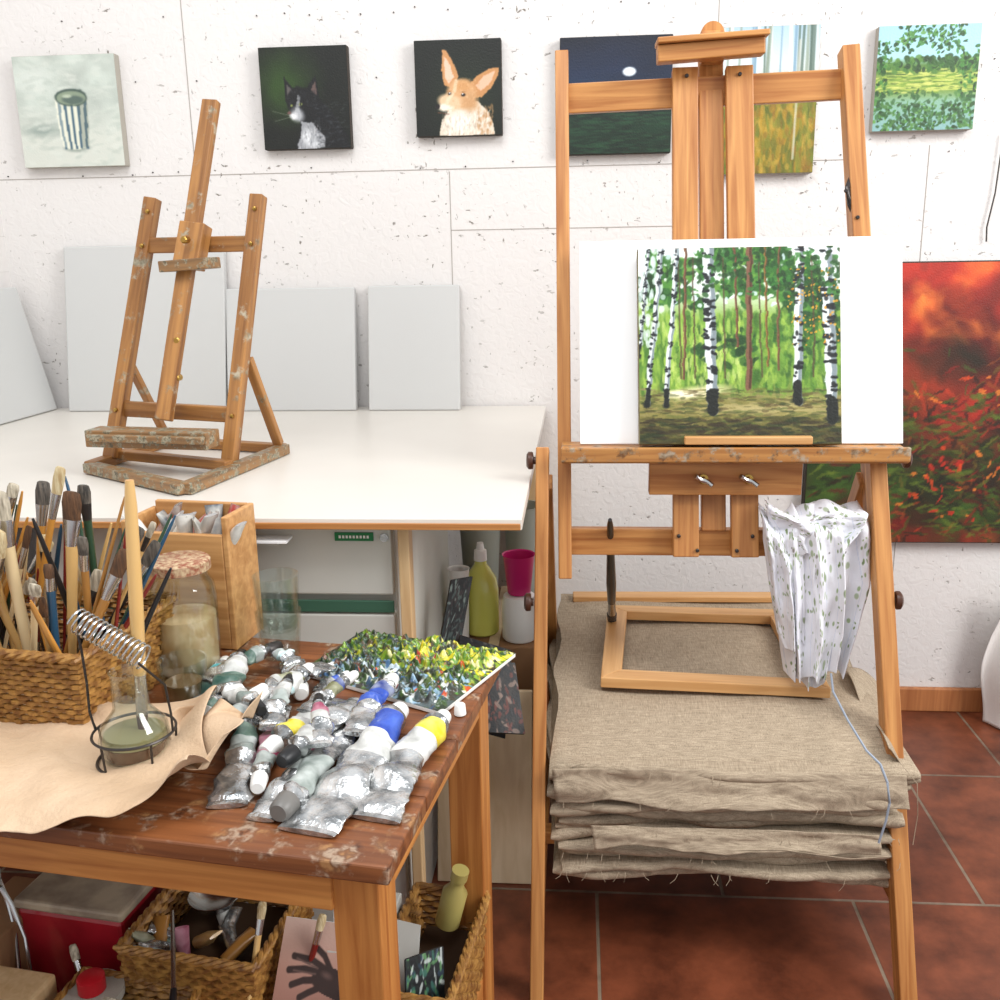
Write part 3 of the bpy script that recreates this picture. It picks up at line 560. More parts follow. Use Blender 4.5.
# towel: a square cloth hooked over the right end of the easel, hanging in soft vertical folds
tw=empty('paint_towel',(.36,1.46,.55)); p=Pt(220,190,'#e2e2e8')
p.mul(.95+.08*vnoise(190,220,6,51)); p.dabs(60,(0,0,1,1),['#8fa078','#7d8f68','#a4ad96','#66784c'],.022,.022,52,op=.7); p.dabs(120,(0,0,1,1),['#6f8450','#8aa070','#59703a'],.011,.013,53,op=.85); p.dabs(14,(0,.05,.9,.28),['#5a5452','#7a706c'],.022,.012,55,ang=.6,op=.7)
for k in range(5): p.blend((np.abs(((p.U*1.0+.02*np.sin(p.V*9))*12+k*2.2)%12-.5)<.05)*.25,'#9aa8c8')
TOWEL=vcolmat('towel_cloth',.9,.4,400)
def towel(nm,xt,xb,zt,zb,yf,seed,folds,amp=.014,sag=.02):
    U=p.U;V=p.V; h,w=U.shape; r=np.random.default_rng(seed)
    K=[0,.2,.45,.75,1]; x0=np.interp(V,K,xt); x1=np.interp(V,K,xb)
    n1=vnoise(h,w,1.6,seed,1,asp=1)-.5; n2=vnoise(h,w,3,seed+1,2,asp=1.5)-.5; n3=vnoise(h,w,7,seed+2,2,asp=1.2)-.5
    ph=r.random()*6.28
    # irregular fold phase: folds converge toward the hooked points at the top
    a=(U+.05*np.sin(V*2.6+ph)+.06*n2+.05*np.sin(U*5+ph))*folds*math.tau+ph
    f=np.cos(a); f=np.sign(f)*np.abs(f)**.8+.4*np.cos(a*.53+2.1+1.5*V)+.25*np.cos(a*2.1+3*V)
    x=x0+(x1-x0)*U-.0045*np.sin(a)*(.3+.7*V)
    y=yf-amp*f*(.35+.75*V)+.016*n1+.012*n2+.006*n3
    hem=np.interp(U[0],np.linspace(0,1,7),r.uniform(-.02,.02,7))[None]
    z=zt-(zt-zb-hem)*V-sag*np.sin(np.pi*U)*np.exp(-((V-.12)/.14)**2)*.6
    roll=np.clip(1-np.minimum(U,1-U)/.06,0,1); y=y+roll**2*.012
    top=np.clip(1-V/.15,0,1); y=y+top**1.6*.050; z=z-top**2*.012+.012*np.cos(a*.5)*(1-V)**3
    gridmesh(nm,np.stack([x,y,z],-1),p.a,TOWEL,tw,.0014)
towel('rear_fold',[.300,.305,.31,.330,.345],[.436,.448,.452,.442,.425],.708,.455,1.490,141,2.2,.008)
towel('main_drop',[.284,.288,.300,.318,.328],[.437,.449,.454,.440,.424],.712,.432,1.466,131,3.6,.0115)
towel('front_fold',[.318,.322,.330,.338,.346],[.392,.398,.402,.404,.398],.720,.440,1.446,133,1.9,.009)
towel('left_fold',[.281,.284,.296,.306,.316],[.330,.336,.344,.348,.350],.716,.500,1.452,161,1.2,.008)
towel('top_bunch',[.292,.288,.294,.31,.33],[.428,.436,.432,.41,.39],.724,.640,1.454,151,2.4,.007)
CORD=simple('hem_cord_grey','#98a2b0',.7)
mb=MB(); mb.path([(.392,1.442,.455),(.394,1.43,.43),(.402,1.37,.412),(.412,1.305,.398),(.428,1.290,.385),(.438,1.284,.36),(.442,1.280,.33),(.440,1.282,.30),(.434,1.286,.262)],.0018,CORD,6); mb.build('hem_cord',tw)

# ============================================================ THINGS UNDER WORKTABLE
e=empty('cardboard_box',(-.16,1.9,0)); mb=MB(); mb.box((-.160,1.90,.185),(.17,.34,.37),CARD); mb.build('carton',e,False,.003); mb=MB(); mb.box((-.160,1.90,.3715),(.02,.34,.001),PLY); mb.build('tape',e,False)
YG=simple('yellow_liquid_bottle','#d6d668',.2,coat=.4)
e=empty('detergent_bottle',(-.19,1.83,.37)); mb=MB(); mb.lathe((-.188,1.80,.372),[(0,.030),(.004,.034),(.09,.034),(.112,.030),(.132,.018),(.140,.012),(.150,.011)],YG); mb.lathe((-.188,1.80,.520),[(0,.013),(.02,.012),(.022,.008),(.035,.006)],WHITEP); mb.build('bottle_body',e)
PINK=simple('pink_plastic','#cc2474',.35)
mb=MB(); mb.lathe((-.112,1.77,.372),[(0,.030),(.004,.033),(.07,.033),(.088,.030),(.09,.026)],WHITEP); mb.build('white_tub')
mb=MB(); mb.lathe((-.112,1.77,.464),[(0,.020),(.002,.022),(.075,.030),(.078,.032),(.076,.029),(.01,.020)],PINK); mb.build('pink_cup')
mb=MB(); mb.lathe((-.205,1.97,.372),[(0,.030),(.003,.034),(.19,.044),(.196,.046),(.196,.042),(.01,.032)],PLASTIC_T); mb.build('plastic_tub')
mb=MB(); mb.lathe((-.115,2.00,.372),[(0,.030),(.003,.034),(.20,.042),(.206,.044),(.206,.040),(.01,.032)],PLASTIC_T); mb.build('plastic_tub')
mb=MB(); mb.lathe((-.226,1.76,.372),[(0,.016),(.002,.017),(.14,.020),(.144,.021),(.142,.018),(.006,.014)],WHITEP); mb.build('stacked_cups')
def darkpt(seed,cols):
    q=Pt(60,90,'#15171a'); q.dabs(160,(0,0,1,1),cols,.08,.03,seed); return q
painting('dark_study_panel',(-.232,1.50,.450),(.034,.02,.0),(.020,.05,.115),.006,darkpt(61,['#2a3a3a','#50605c','#101214','#8a9a94','#3c3030']),CSIDE_D)
painting('dark_study_panel',(-.205,1.46,.345),(.085,.02,-.035),(.010,.05,.138),.006,darkpt(62,['#1c1e20','#2e3034','#0e0e10','#5a5450','#3a2a26']),CSIDE_D)
painting('dark_study_panel',(-.155,1.435,.345),(.07,.02,-.012),(-.02,.07,.095),.006,darkpt(63,['#6a3026','#2a2420','#141210','#8a7468']),CSIDE_D)
e=empty('plywood_offcut',(-.17,1.55,0)); slab('board',(-.250,1.525,.001),(.170,0,0),(0,.075,.340),.012,PLY,e)
# ============================================================ FOREGROUND TABLE
ft=empty('paint_table',(-.5,.95,0))
def T(a,b,z): return Vector((-.158-.9905*a+.1374*b,.709+.1374*a+.9905*b,z))
VV=Vector((.1374,.9905,0)); UU=Vector((-.9905,.1374,0))
for i in range(4):
    b0=.4535*i/4; b1=.4535*(i+1)/4
    beam('top_plank',T(0,(b0+b1)/2,.591),T(.95,(b0+b1)/2,.591),(b1-b0)-.0006,.018,W_TOP,ft,face=(0,0,1),bevel=.002)
for i,(a,b) in enumerate(((.038,.040),(.038,.415),(.90,.040),(.90,.415))): beam('leg',T(a,b,0),T(a,b,.582),.044,.044,W_TABLE,ft,face=tuple(-VV))
beam('front_apron',T(.058,.022,.561),T(.88,.022,.561),.042,.018,W_TABLE,ft,face=tuple(-VV)); beam('rear_apron',T(.058,.428,.561),T(.88,.428,.561),.042,.018,W_TABLE,ft,face=tuple(-VV))
beam('right_apron',T(.026,.06,.561),T(.026,.395,.561),.042,.018,W_TABLE,ft,face=tuple(-UU)); beam('left_apron',T(.91,.06,.561),T(.91,.395,.561),.042,.018,W_TABLE,ft,face=tuple(UU))
beam('shelf_rail_right',T(.030,.06,.135),T(.030,.395,.135),.05,.018,W_TABLE,ft,face=tuple(-UU)); beam('shelf_rail_left',T(.91,.06,.135),T(.91,.395,.135),.05,.018,W_TABLE,ft,face=tuple(UU))
for i in range(4): beam('shelf_plank',T(.035,.09+.095*i,.125),T(.91,.09+.095*i,.125),.088,.014,W_TABLE,ft,face=(0,0,1))

# ---- wicker
def wicker(name,a,b,w,d,z0,h,rows,mat=WICK,fill=None):
    e=empty(name,T(a,b,z0)); mb=MB(); per=2*(w+d)
    npt=int(per/.0045)//4*4
    def pt(s,off,flare):
        s=s%per; ww=w+2*flare;dd=d+2*flare
        if s<w: q=(s/w*ww-flare,-flare);n=(0,-1)
        elif s<w+d: q=(w+flare,(s-w)/d*dd-flare);n=(1,0)
        elif s<2*w+d: q=(w+flare-(s-w-d)/w*ww,d+flare);n=(0,1)
        else: q=(-flare,d+flare-(s-2*w-d)/d*dd);n=(-1,0)
        return T(a+q[0]+n[0]*off,b+q[1]+n[1]*off,0)
    for k in range(rows):
        z=z0+.003+h*k/rows; pts=[]
        for i in range(npt):
            s=per*i/npt; off=.0022*math.sin(i*math.pi/2+math.pi*k+.785); q=pt(s,off,.012*k/rows); q.z=z; pts.append(q)
        mb.path(pts,h/rows*.53,mat,5,True)
    for rr in range(3):
        pts=[]
        for i in range(npt):
            q=pt(per*i/npt,.003*math.sin(i*.8+rr*2.09),.013); q.z=z0+h+.003*math.cos(i*.8+rr*2.09); pts.append(q)
        mb.path(pts,.0032,mat,6,True)
    mb.build('weave',e)
    mb=MB(); mb.rings([[T(a,b,z0+.001),T(a+w,b,z0+.001),T(a+w,b+d,z0+.001),T(a,b+d,z0+.001)],[T(a,b,z0+.004),T(a+w,b,z0+.004),T(a+w,b+d,z0+.004),T(a,b+d,z0+.004)]],WICKD); mb.build('bottom',e,False)
    if fill: 
        mb=MB(); zf=z0+h*fill; c_=[T(a+.004,b+.004,0),T(a+w-.004,b+.004,0),T(a+w-.004,b+d-.004,0),T(a+.004,b+d-.004,0)]
        mb.rings([[q+Vector((0,0,z0+.004)) for q in c_],[q+Vector((0,0,zf)) for q in c_]],WICKD); mb.build('liner',e,False)
    return e
def inv(x,y):
    dx=x+.158;dy=y-.709; return (-.9905*dx+.1374*dy, .1374*dx+.9905*dy)
a0,b0=inv(-.525,.914)
wicker('wicker_basket',a0,b0,.30,.165,.601,.098,16)
# brushes bundle
pb=MB(); r=random.Random(3)
for i in range(72):
    a=a0+r.uniform(.01,.26); b=b0+r.uniform(.025,.14); base=T(a,b,.612)
    lean=Vector((r.uniform(-.07,.10)+.02,r.uniform(-.05,.04),0)); ln=r.uniform(.14,.262); tip=base+Vector((lean.x,lean.y,ln))
    hm=HAND[r.randrange(8)]; bm_=BRIS[r.randrange(4)]; rr=r.uniform(.0022,.0048)
    if r.random()<.45: brush(pb,base,tip,rr,hm,bm_,r.uniform(.014,.028),r.uniform(1.1,1.8),r.uniform(.3,.9),r.choice([STEEL,BRASS,DARKST]))
    else: brush(pb,tip,base,rr*.9,hm,bm_,.03,1.1,1)
for (x0,y0,z0,x1,y1,z1,h_,r_) in((-.60,.97,.62,-.665,.95,.885,1,.0055),(-.57,.95,.62,-.475,.955,.80,5,.005),(-.58,1.0,.62,-.47,1.02,.79,3,.004),(-.62,.95,.62,-.70,.93,.76,4,.005),(-.64,1.0,.62,-.56,1.0,.88,0,.004),(-.60,.96,.62,-.605,.95,.865,6,.007),(-.66,.96,.62,-.60,.93,.83,0,.008),(-.57,.98,.62,-.535,.97,.86,1,.0065),(-.62,.96,.62,-.655,.93,.83,1,.007)):
    brush(pb,(x0,y0,z0),(x1,y1,z1),r_,HAND[h_],BRIS[h_%4],.032,1.5,.45)
pb.build('paintbrush_bundle')
RAG=simple('blue_rag','#3c7f9c',.6,col2='#c8d4d8',nscale=40,bump=.6,bscale=80)
mb=MB()
for (x,y,z,ln) in((-.72,1.02,.62,.21),(-.755,1.0,.62,.17),(-.70,.96,.62,.15)):
    d=Vector((random.uniform(-.1,.1),0,1)); mb.loft((x,y,z),Vector((x,y,z))+d,[(0,.012,.012,RAG),(ln*.4,.016,.014,RAG),(ln*.8,.024,.006,RAG),(ln,.028,.003,RAG)],14,up=Vector((0,1,0)))
mb.build('crumpled_paint_tubes')
# ---- wooden box behind jar
wb=empty('wooden_paint_box',(-.49,1.2,.6))
def wbx(nm,a_0,a_1,b_0,b_1,z0_,z1_):
    p_=T(a_0,(b_0+b_1)/2,(z0_+z1_)/2); q_=T(a_1,(b_0+b_1)/2,(z0_+z1_)/2)
    return beam(nm,p_,q_,z1_-z0_,b_1-b_0,W_BOX,wb,face=tuple(-VV))
wbx('front_side',.350,.484,.405,.413,.601,.756); wbx('back_side',.350,.484,.475,.483,.601,.780); wbx('right_side',.342,.350,.405,.483,.601,.780); wbx('left_side',.484,.492,.405,.483,.601,.770); wbx('bottom',.350,.484,.413,.475,.601,.61); wbx('inner_divider',.350,.484,.44,.446,.61,.745)
mb=MB(); cs=['#e6e4de','#b0382c','#d8d2c4','#3a4a5a','#c8c8c8','#7a3a2a']
for i in range(14):
    m_=simple('tube_paint_%d'%i,cs[i%6],.4,col2='#bdbab2',nscale=50); q=T(.360+.0088*i,.425+.03*(i%2),.725+random.uniform(0,.015)); d=Vector((random.uniform(-.8,.8),random.uniform(-.3,.3),1))
    mb.loft(q,q+d,[(0,.009,.009,m_),(.03,.010,.008,m_),(.05,.012,.002,STEEL)],12)
mb.build('stored_paint_tubes')
# ---- jar with lid
def glassjar(mb,c,prof,th=.0022,mat=GLASS):
    out=[(z,r_) for z,r_ in prof]; inn=[(max(z,.005),r_-th) for z,r_ in prof[::-1]]
    mb.lathe(c,out+inn,mat,n=36,cap=True)
jx,jy=-.478,1.090
je=empty('lidded_jar',(jx,jy,.6)); mb=MB(); glassjar(mb,(jx,jy,.6005),[(0,.034),(.004,.039),(.10,.040),(.115,.038),(.125,.032),(.133,.032)]); mb.build('glass_body',je)
mb=MB(); mb.lathe((jx,jy,.6065),[(0,.034),(.004,.0365),(.070,.0372),(.0705,.02)],simple('murky_medium','#c09a6c',.6,col2='#dcc29c',nscale=25)); mb.build('contents',je)
LID=simple('lid_checked','#8c4a34',.4,col2='#c8b08c',nscale=200); mb=MB(); mb.lathe((jx,jy,.7335),[(0,.035),(.001,.0365),(.012,.0365),(.014,.034)],LID); mb.build('lid',je)
mb=MB(); glassjar(mb,(-.380,1.147,.6005),[(0,.022),(.003,.024),(.055,.029),(.06,.029)],.0018); glassjar(mb,(-.380,1.147,.637),[(0,.022),(.003,.024),(.055,.028),(.072,.029)],.0018); mb.build('stacked_tumblers')
ge=empty('small_tumbler',(-.462,1.03,.6)); mb=MB(); glassjar(mb,(-.450,1.005,.6005),[(0,.020),(.003,.022),(.045,.027),(.055,.028)]); mb.build('glass',ge); mb=MB(); mb.lathe((-.450,1.005,.6062),[(0,.0185),(.022,.0205)],simple('brown_water','#6a5236',.2)); mb.build('dirty_turpentine',ge)
# ---- kraft sheet
KR=simple('kraft_paper','#c6a888',.75,col2='#d2b698',nscale=12,bump=.6,bscale=220)
h_,w_=120,140; V,U=np.meshgrid(np.linspace(0,1,h_),np.linspace(0,1,w_),indexing='ij')
P00=np.array([-.645,1.02]);P10=np.array([-.385,.930]);P11=np.array([-.335,.755]);P01=np.array([-.585,.728])
XY=(P00*((1-U)*(1-V))[...,None]+P10*(U*(1-V))[...,None]+P11*(U*V)[...,None]+P01*((1-U)*V)[...,None])
XY[...,1]+=-.012*np.sin(U*3.1)*V+.01*np.sin(U*9)*(1-V)+.003*np.sin(U*23)*V; XY[...,0]+=.006*np.sin(V*11)*U
def crease(h,w,seed,n=16):
    r=np.random.default_rng(seed); Z=np.zeros((h,w)); V,U=np.meshgrid(np.linspace(0,1,h),np.linspace(0,1,w),indexing='ij')
    for i in range(n):
        a=r.random()*6.28; d=(U-r.random())*math.cos(a)+(V-r.random())*math.sin(a); Z+=np.abs(d+.03*np.sin(7*(U+V)))*r.uniform(-1,1)
    return Z/n
cz=crease(h_,w_,71,12); cz=(cz-cz.min())/(cz.max()-cz.min())
Z=.604+.030*cz+.012*np.clip(vnoise(h_,w_,3,71,3)-.42,0,1)+.003*vnoise(h_,w_,9,72,3)
Z+=.036*np.exp(-((U-1)/.10)**2)*(.5+.5*np.sin(V*8))
Z+=.02*np.exp(-((V-.12)/.10)**2)*np.exp(-((U-.25)/.3)**2)
yb=.709+.1374*((-.158-XY[...,0])/.9905)
ov=np.clip(yb-XY[...,1],0,1); Z-=ov*.30
gridmesh('kraft_paper_sheet',np.stack([XY[...,0],XY[...,1],Z],-1),None,KR,None,.0008)
V,U=np.meshgrid(np.linspace(0,1,50),np.linspace(0,1,50),indexing='ij')
c2=crease(50,50,75,9); c2=(c2-c2.min())/(c2.max()-c2.min())
X=-.405+.070*U+.01*np.sin(V*7); Y=.815+.095*V+.012*np.sin(U*8); Zc=.614+.034*np.abs(np.sin(U*4.5+V*2.5))*(.4+.6*V)+.03*c2
gridmesh('crumpled_paper',np.stack([X,Y,Zc],-1),None,KR,None,.0008)
# ---- brush washer with spring
bx,by=-.432,.842; bw=empty('brush_washer',(bx,by,.61))
mb=MB(); glassjar(mb,(bx,by,.6225),[(0,.026),(.003,.030),(.022,.034),(.036,.031),(.048,.021),(.054,.017),(.088,.0165),(.092,.018)],.0016); mb.build('glass_jar',bw)
mb=MB(); mb.lathe((bx,by,.628),[(0,.0275),(.014,.0305),(.0145,.02)],simple('brown_solvent','#5a3520',.2)); mb.lathe((bx,by,.643),[(0,.0305),(.008,.0285),(.0085,.01)],simple('brown_green_sediment','#8a8058',.5)); mb.build('solvent',bw)
mb=MB(); ring=lambda rr,z:[(bx+rr*math.cos(t*math.tau/40),by+rr*math.sin(t*math.tau/40),z) for t in range(40)]
mb.path(ring(.037,.6225),.0016,DARKST,6,True); mb.path(ring(.039,.651),.0014,DARKST,6,True)
for t in range(5): a=t*1.2566+.5; mb.path([(bx+.037*math.cos(a),by+.037*math.sin(a),.6225),(bx+.039*math.cos(a),by+.039*math.sin(a),.651)],.0013,DARKST,6)
mb.path([(bx-.039,by,.651),(bx-.043,by,.67),(bx-.042,by,.70),(bx-.043,by,.735),(bx-.045,by,.754)],.0014,DARKST,6)
h0=Vector((bx-.045,by,.766));h1=Vector((bx+.024,by-.01,.732)); ax=(h1-h0).normalized(); s_,u_=frame_of(ax); pts=[]
for i in range(15*16+1):
    t=i/(15*16); a=t*15*math.tau; pts.append(h0+(h1-h0)*t+s_*(.0115*math.cos(a))+u_*(.0115*math.sin(a)))
mb.path(pts,.0011,STEEL,6); mb.path([pts[-1],(bx+.036,by,.70),(bx+.039,by,.67),(bx+.039,by,.651)],.0013,DARKST,6); mb.build('spring_holder',bw)
pb=MB(); pb.loft((bx+.006,by+.004,.636),(bx+.018,by+.012,.900),[(0,.003,.003,BRIS[1]),(.02,.005,.004,BRIS[1]),(.03,.0055,.0055,STEEL),(.07,.0055,.0055,STEEL),(.072,.006,.006,HAND[1]),(.15,.0068,.0068,HAND[1]),(.24,.0058,.0058,HAND[1]),(.264,.004,.004,HAND[0])],12); pb.build('long_paintbrush')
# ---- paint tubes
ALU=simple('tube_aluminium','#dededd',.24,.85,col2='#8a8c8d',nscale=55,bump=1,bscale=55,bdist=.004)
def tube(tail,tip,wd,lab,cap=WHITEP,lab2=None,zlift=0,capr=.009,seed=0):
    mb=MB(); t0=Vector((tail[0],tail[1],.6008+zlift));t1=Vector((tip[0],tip[1],.6008+zlift)); L_=(t1-t0).length; R_=wd/math.pi*.95
    r=random.Random(seed); body=L_-.030; secs=[];offs=[]; sd=(t1-t0).normalized().cross(Vector((0,0,1)))
    bend=r.uniform(-.008,.008)
    def add(d,a,b,m,extra=0): secs.append((d,a,b,m)); offs.append(Vector((0,0,b+extra))+sd*bend*math.sin(math.pi*min(1,d/body)))
    add(0,wd*.5,.0026,ALU); add(.003,wd*.505,.0028,ALU); add(.006,wd*.5,.0028,ALU); add(.0065,wd*.5,.0016,ALU)
    K=26; c1=r.uniform(.38,.60); c2=r.uniform(.68,.82); fold=r.uniform(.15,.5)
    for i in range(1,K+1):
        t=i/K; a=wd*.5*(1-t)+R_*t; b=.003+(R_-.003)*t**.75; dent=1-.42*math.exp(-((t-fold)/.05)**2)-.22*math.exp(-((t-fold-.25)/.05)**2); b*=dent; a*=1+r.uniform(-.03,.03)
        m=ALU if t<c1 else (lab2 if (lab2 and t>c2) else lab)
        if t>.95: m=ALU
        add(.0065+(body-.0065)*t,a,b,m,(.004*math.exp(-((t-fold-.12)/.08)**2)))
    nb=len(secs)
    add(body+.001,R_*.98,R_*.98,ALU); add(body+.006,R_*.45,R_*.45,ALU); add(body+.009,R_*.42,R_*.42,ALU)
    for i in(-3,-2,-1): offs[i]=Vector((0,0,R_))
    add(body+.0095,capr,capr,cap);add(body+.011,capr*1.05,capr*1.05,cap);add(body+.027,capr*.9,capr*.9,cap);add(body+.030,capr*.7,capr*.7,cap)
    for i in(-4,-3,-2,-1): offs[i]=Vector((0,0,max(capr*1.05,R_*.85)))
    ph=[r.random()*6.28 for _ in range(6)]
    def jit(i,th):
        if i<4 or i>=nb: return 1
        return 1+.09*math.sin(3*th+i*.55+ph[0])+.08*math.sin(2*th-i*.9+ph[1])+.05*math.sin(5*th+i*1.7+ph[2])
    mb.loft(t0,t1,secs,28,offs=offs,jit=jit); return mb.build('paint_tube')
def lab(n,c,c2=None,r=.3): return simple('label_'+n,c,r,col2=c2,nscale=45,bump=.7,bscale=60,bdist=.003)
LB_=lab('blue','#2343a0','#4a68c4'); LY=lab('yellow','#d9c21f','#e8dd6a'); LG=lab('green','#2c5248','#75867a'); LW=lab('white','#e0e0dc','#a8a8a4'); LM=lab('magenta','#8c2f4f','#c08a98'); LGR=lab('grey','#7c8680','#b8beba'); LN=lab('navy','#24357a','#a0a8c0'); LC=lab('cyan','#4aa8ae','#e0e8e6'); LO=lab('olive','#6a6a44','#b0b098')
tubes=[((-.240,.752),(-.192,.972),.056,LW,LB_,WHITEP,0,.011),((-.183,.775),(-.143,.962),.050,LW,LY,WHITEP,0,.0095),
((-.226,.975),(-.268,.765),.040,LGR,None,simple('grey_cap','#6f6c68',.4),.0,.0115),((-.268,1.00),(-.312,.865),.042,LW,LY,WHITEP,.006,.0095),((-.405,.945),(-.435,1.10),.042,LG,LC,WHITEP,.0,.009),
((-.325,.79),(-.355,.95),.038,LGR,LG,DARKST,.0,.009),((-.235,.985),(-.285,.835),.038,LN,LW,BLACKP,.014,.009),((-.335,.985),(-.300,.805),.030,LM,LGR,WHITEP,.004,.008),
((-.345,.93),(-.315,1.055),.034,LC,LW,WHITEP,.014,.009),((-.385,.92),(-.410,1.09),.042,LG,LW,BLACKP,.014,.009),((-.358,1.12),(-.315,1.01),.032,LW,LC,WHITEP,.0,.010),
((-.300,1.07),(-.36,.97),.032,LO,LW,WHITEP,.018,.008),((-.287,.77),(-.262,.93),.028,LGR,LM,BLACKP,.0,.007),((-.43,1.02),(-.37,1.115),.032,LG,LGR,DARKST,.018,.008),((-.225,.90),(-.21,1.025),.034,LB_,LN,WHITEP,.018,.0085),((-.395,1.0),(-.33,.92),.030,LW,LGR,BLACKP,.026,.0075),
((-.315,.90),(-.33,1.02),.026,LGR,LW,BLACKP,.022,.0065),((-.29,.94),(-.255,1.03),.024,LO,LN,WHITEP,.022,.006),((-.37,.885),(-.345,.98),.026,LGR,LW,WHITEP,.020,.006),((-.255,.86),(-.28,.96),.026,LW,LM,BLACKP,.026,.0065),((-.34,1.07),(-.39,1.12),.024,LC,LGR,WHITEP,.014,.006),((-.30,1.03),(-.27,1.085),.022,LW,LB_,WHITEP,.0,.006),((-.42,.90),(-.385,.985),.026,LW,LG,DARKST,.016,.0065)]
for i,(a,b,wd,l1,l2,cp,zl,cr) in enumerate(tubes): tube(a,b,wd,l1,cp,l2,zl,cr,i)
# ---- palette
pe=empty('paint_palette',(-.21,1.11,.6)); p=Pt(210,170,'#26301f'); n=vnoise(170,210,4,81)
p.blend((p.V-.55)*2,'#56646a'); p.blend((n-.5)*6,'#48601f')
p.dabs(520,(0,0,1,1),['#1c2a14','#2c4418','#16220f','#3a2c1a','#33501c'],.04,.025,88,op=.75)
p.dabs(900,(.05,0,1,.70),['#4c701c','#6d941c','#b0ac1c','#264c14','#8c9c20','#4a361a','#80a830','#1a3a12'],.026,.013,82,op=.9); p.dabs(320,(.40,0,1,.50),['#e0d41e','#ece460','#8aa020','#f0e8a8','#d8c010','#5c8a1c'],.024,.012,83,op=.95)
p.dabs(280,(.1,.55,.95,1),['#c8d4dc','#8fb0c8','#4a74a4','#f0f0ec','#2c4a6a','#2c2c2a','#4c6a30'],.028,.013,84,op=.9); p.dabs(160,(0,.05,.35,.9),['#16201c','#1c3c34','#6a3a22','#14301a','#2c4a20'],.03,.015,85); p.dabs(70,(.35,.3,1,.9),['#8ab0d0','#e8e4d8','#b03a2a','#4c8a2c','#c84a1c'],.018,.009,86,op=.95); p.warp(.05,12,411,0)
hgt=vnoise(170,210,26,87,3); C=[np.array([-.338,1.085]),np.array([-.290,1.215]),np.array([-.078,1.150]),np.array([-.150,.983])]
U=p.U;V=p.V
XY=C[1]*((1-U)*(1-V))[...,None]+C[2]*(U*(1-V))[...,None]+C[3]*(U*V)[...,None]+C[0]*((1-U)*V)[...,None]
edge=np.minimum(np.minimum(U,1-U),np.minimum(V,1-V)); edge=np.clip(edge/.08,0,1)
gridmesh('mixed_paint',np.stack([XY[...,0],XY[...,1],.6063+.014*hgt**2*edge*1.6],-1),p.a,vcolmat('wet_oil_paint',.3,.5,200,.35),pe)
mb=MB(); q=[Vector((c_[0],c_[1],.601)) for c_ in C]; mb.rings([q,[v_+Vector((0,0,.005)) for v_ in q]],WHITEP); mb.build('board',pe,False,.001)
mb=MB()
for (x,y) in((-.2,.985),(-.345,1.0),(-.30,1.095),(-.415,.93),(-.130,.99),(-.262,.78)): mb.lathe((x,y,.6005),[(0,.006),(.001,.007),(.012,.006),(.013,.005)],WHITEP,n=16)
mb.build('loose_tube_caps')

# ============================================================ LOWER SHELF CLUTTER
ZS=.133
RED=simple('red_tin','#8c1220',.3,col2='#a81c2a',nscale=20,coat=.3); LIDM=simple('tin_lid','#b8a890',.4,col2='#8f8070',nscale=30)
Rz=Matrix.Rotation(-.14,3,'Z')
e=empty('red_tin_box',(-.63,1.09,ZS)); mb=MB(); mb.box((-.630,1.088,ZS+.082),(.150,.135,.164),RED,Rz); mb.build('tin',e,False,.006); mb=MB(); mb.box((-.630,1.088,ZS+.171),(.155,.140,.014),LIDM,Rz); mb.build('lid',e,False,.004)
a_,b_=inv(-.385,.955); wicker('wicker_basket',a_,b_,.150,.15,ZS,.165,20,fill=.75)
a_,b_=inv(-.155,.930); wicker('wicker_basket',a_,b_,.070,.17,ZS,.15,18,fill=.7)
a_,b_=inv(-.47,.885); wicker('wicker_basket',a_,b_,.13,.06,ZS,.12,14,fill=.7)
mb=MB(); mb.lathe((-.470,1.075,.275),[(0,.012),(.006,.024),(.02,.034),(.0205,.033),(.008,.022),(.003,.010)],STEEL,n=28); mb.build('metal_bowl')
mb=MB()
for i in range(14):
    x=random.uniform(-.52,-.40); y=random.uniform(.99,1.06); m_=random.choice([LW,LG,LGR,ALU,LM,HAND[1],HAND[5],LO]); d=Vector((random.uniform(-1,1),random.uniform(-1,1),random.uniform(.1,.8))).normalized()
    mb.loft((x,y,.262),Vector((x,y,.262))+d,[(0,.008,.008,m_),(.03,.009,.008,m_),(.05,.010,.002,m_)],10)
mb.build('assorted_small_tubes')
p=Pt(120,96,'#c9a394'); p.grad([(0,'#d4b4a6'),(.55,'#bf9282'),(1,'#a8786a')]); DK='#3f2f2c'
p.poly([(1,.55),(.8,.50),(.62,.46),(.48,.50),(.44,.62),(.56,.74),(.76,.80),(1,.86)],DK); p.ell(.58,.60,.15,.13,DK)
for pts in ([(.60,.50),(.42,.42),(.18,.40)],[(.52,.54),(.34,.52),(.14,.55)],[(.50,.62),(.34,.64),(.20,.70)],[(.54,.70),(.42,.76),(.32,.82)],[(.66,.50),(.56,.36),(.44,.28)]): p.stroke(pts,.030,DK)
p.ell(.62,.56,.10,.05,'#6a524c',ang=.3,soft=.8); p.stroke([(.5,.5),(.22,.42)],.008,'#6f5750'); p.stroke([(.48,.56),(.2,.55)],.008,'#6f5750')
painting('hand_postcard',(-.360,.945,.235),(.100,-.012,.0),(.008,.060,.085),.0015,p,WHITEP,.0006,OILM)
painting('colour_swatch_card',(-.335,.905,.20),(.11,.01,-.01),(0,.05,.05),.0015,darkpt(91,['#6c8a94','#c8ccc8','#8a5a4a','#384a54']),WHITEP,.0006,OILM)
mb=MB(); mb.box((-.262,1.035,.215),(.060,.12,.16),CAB,Matrix.Rotation(-.10,3,'Z')); mb.build('paper_box',None,False,.002)
e=empty('sketch_papers',(-.25,1.0,.15))
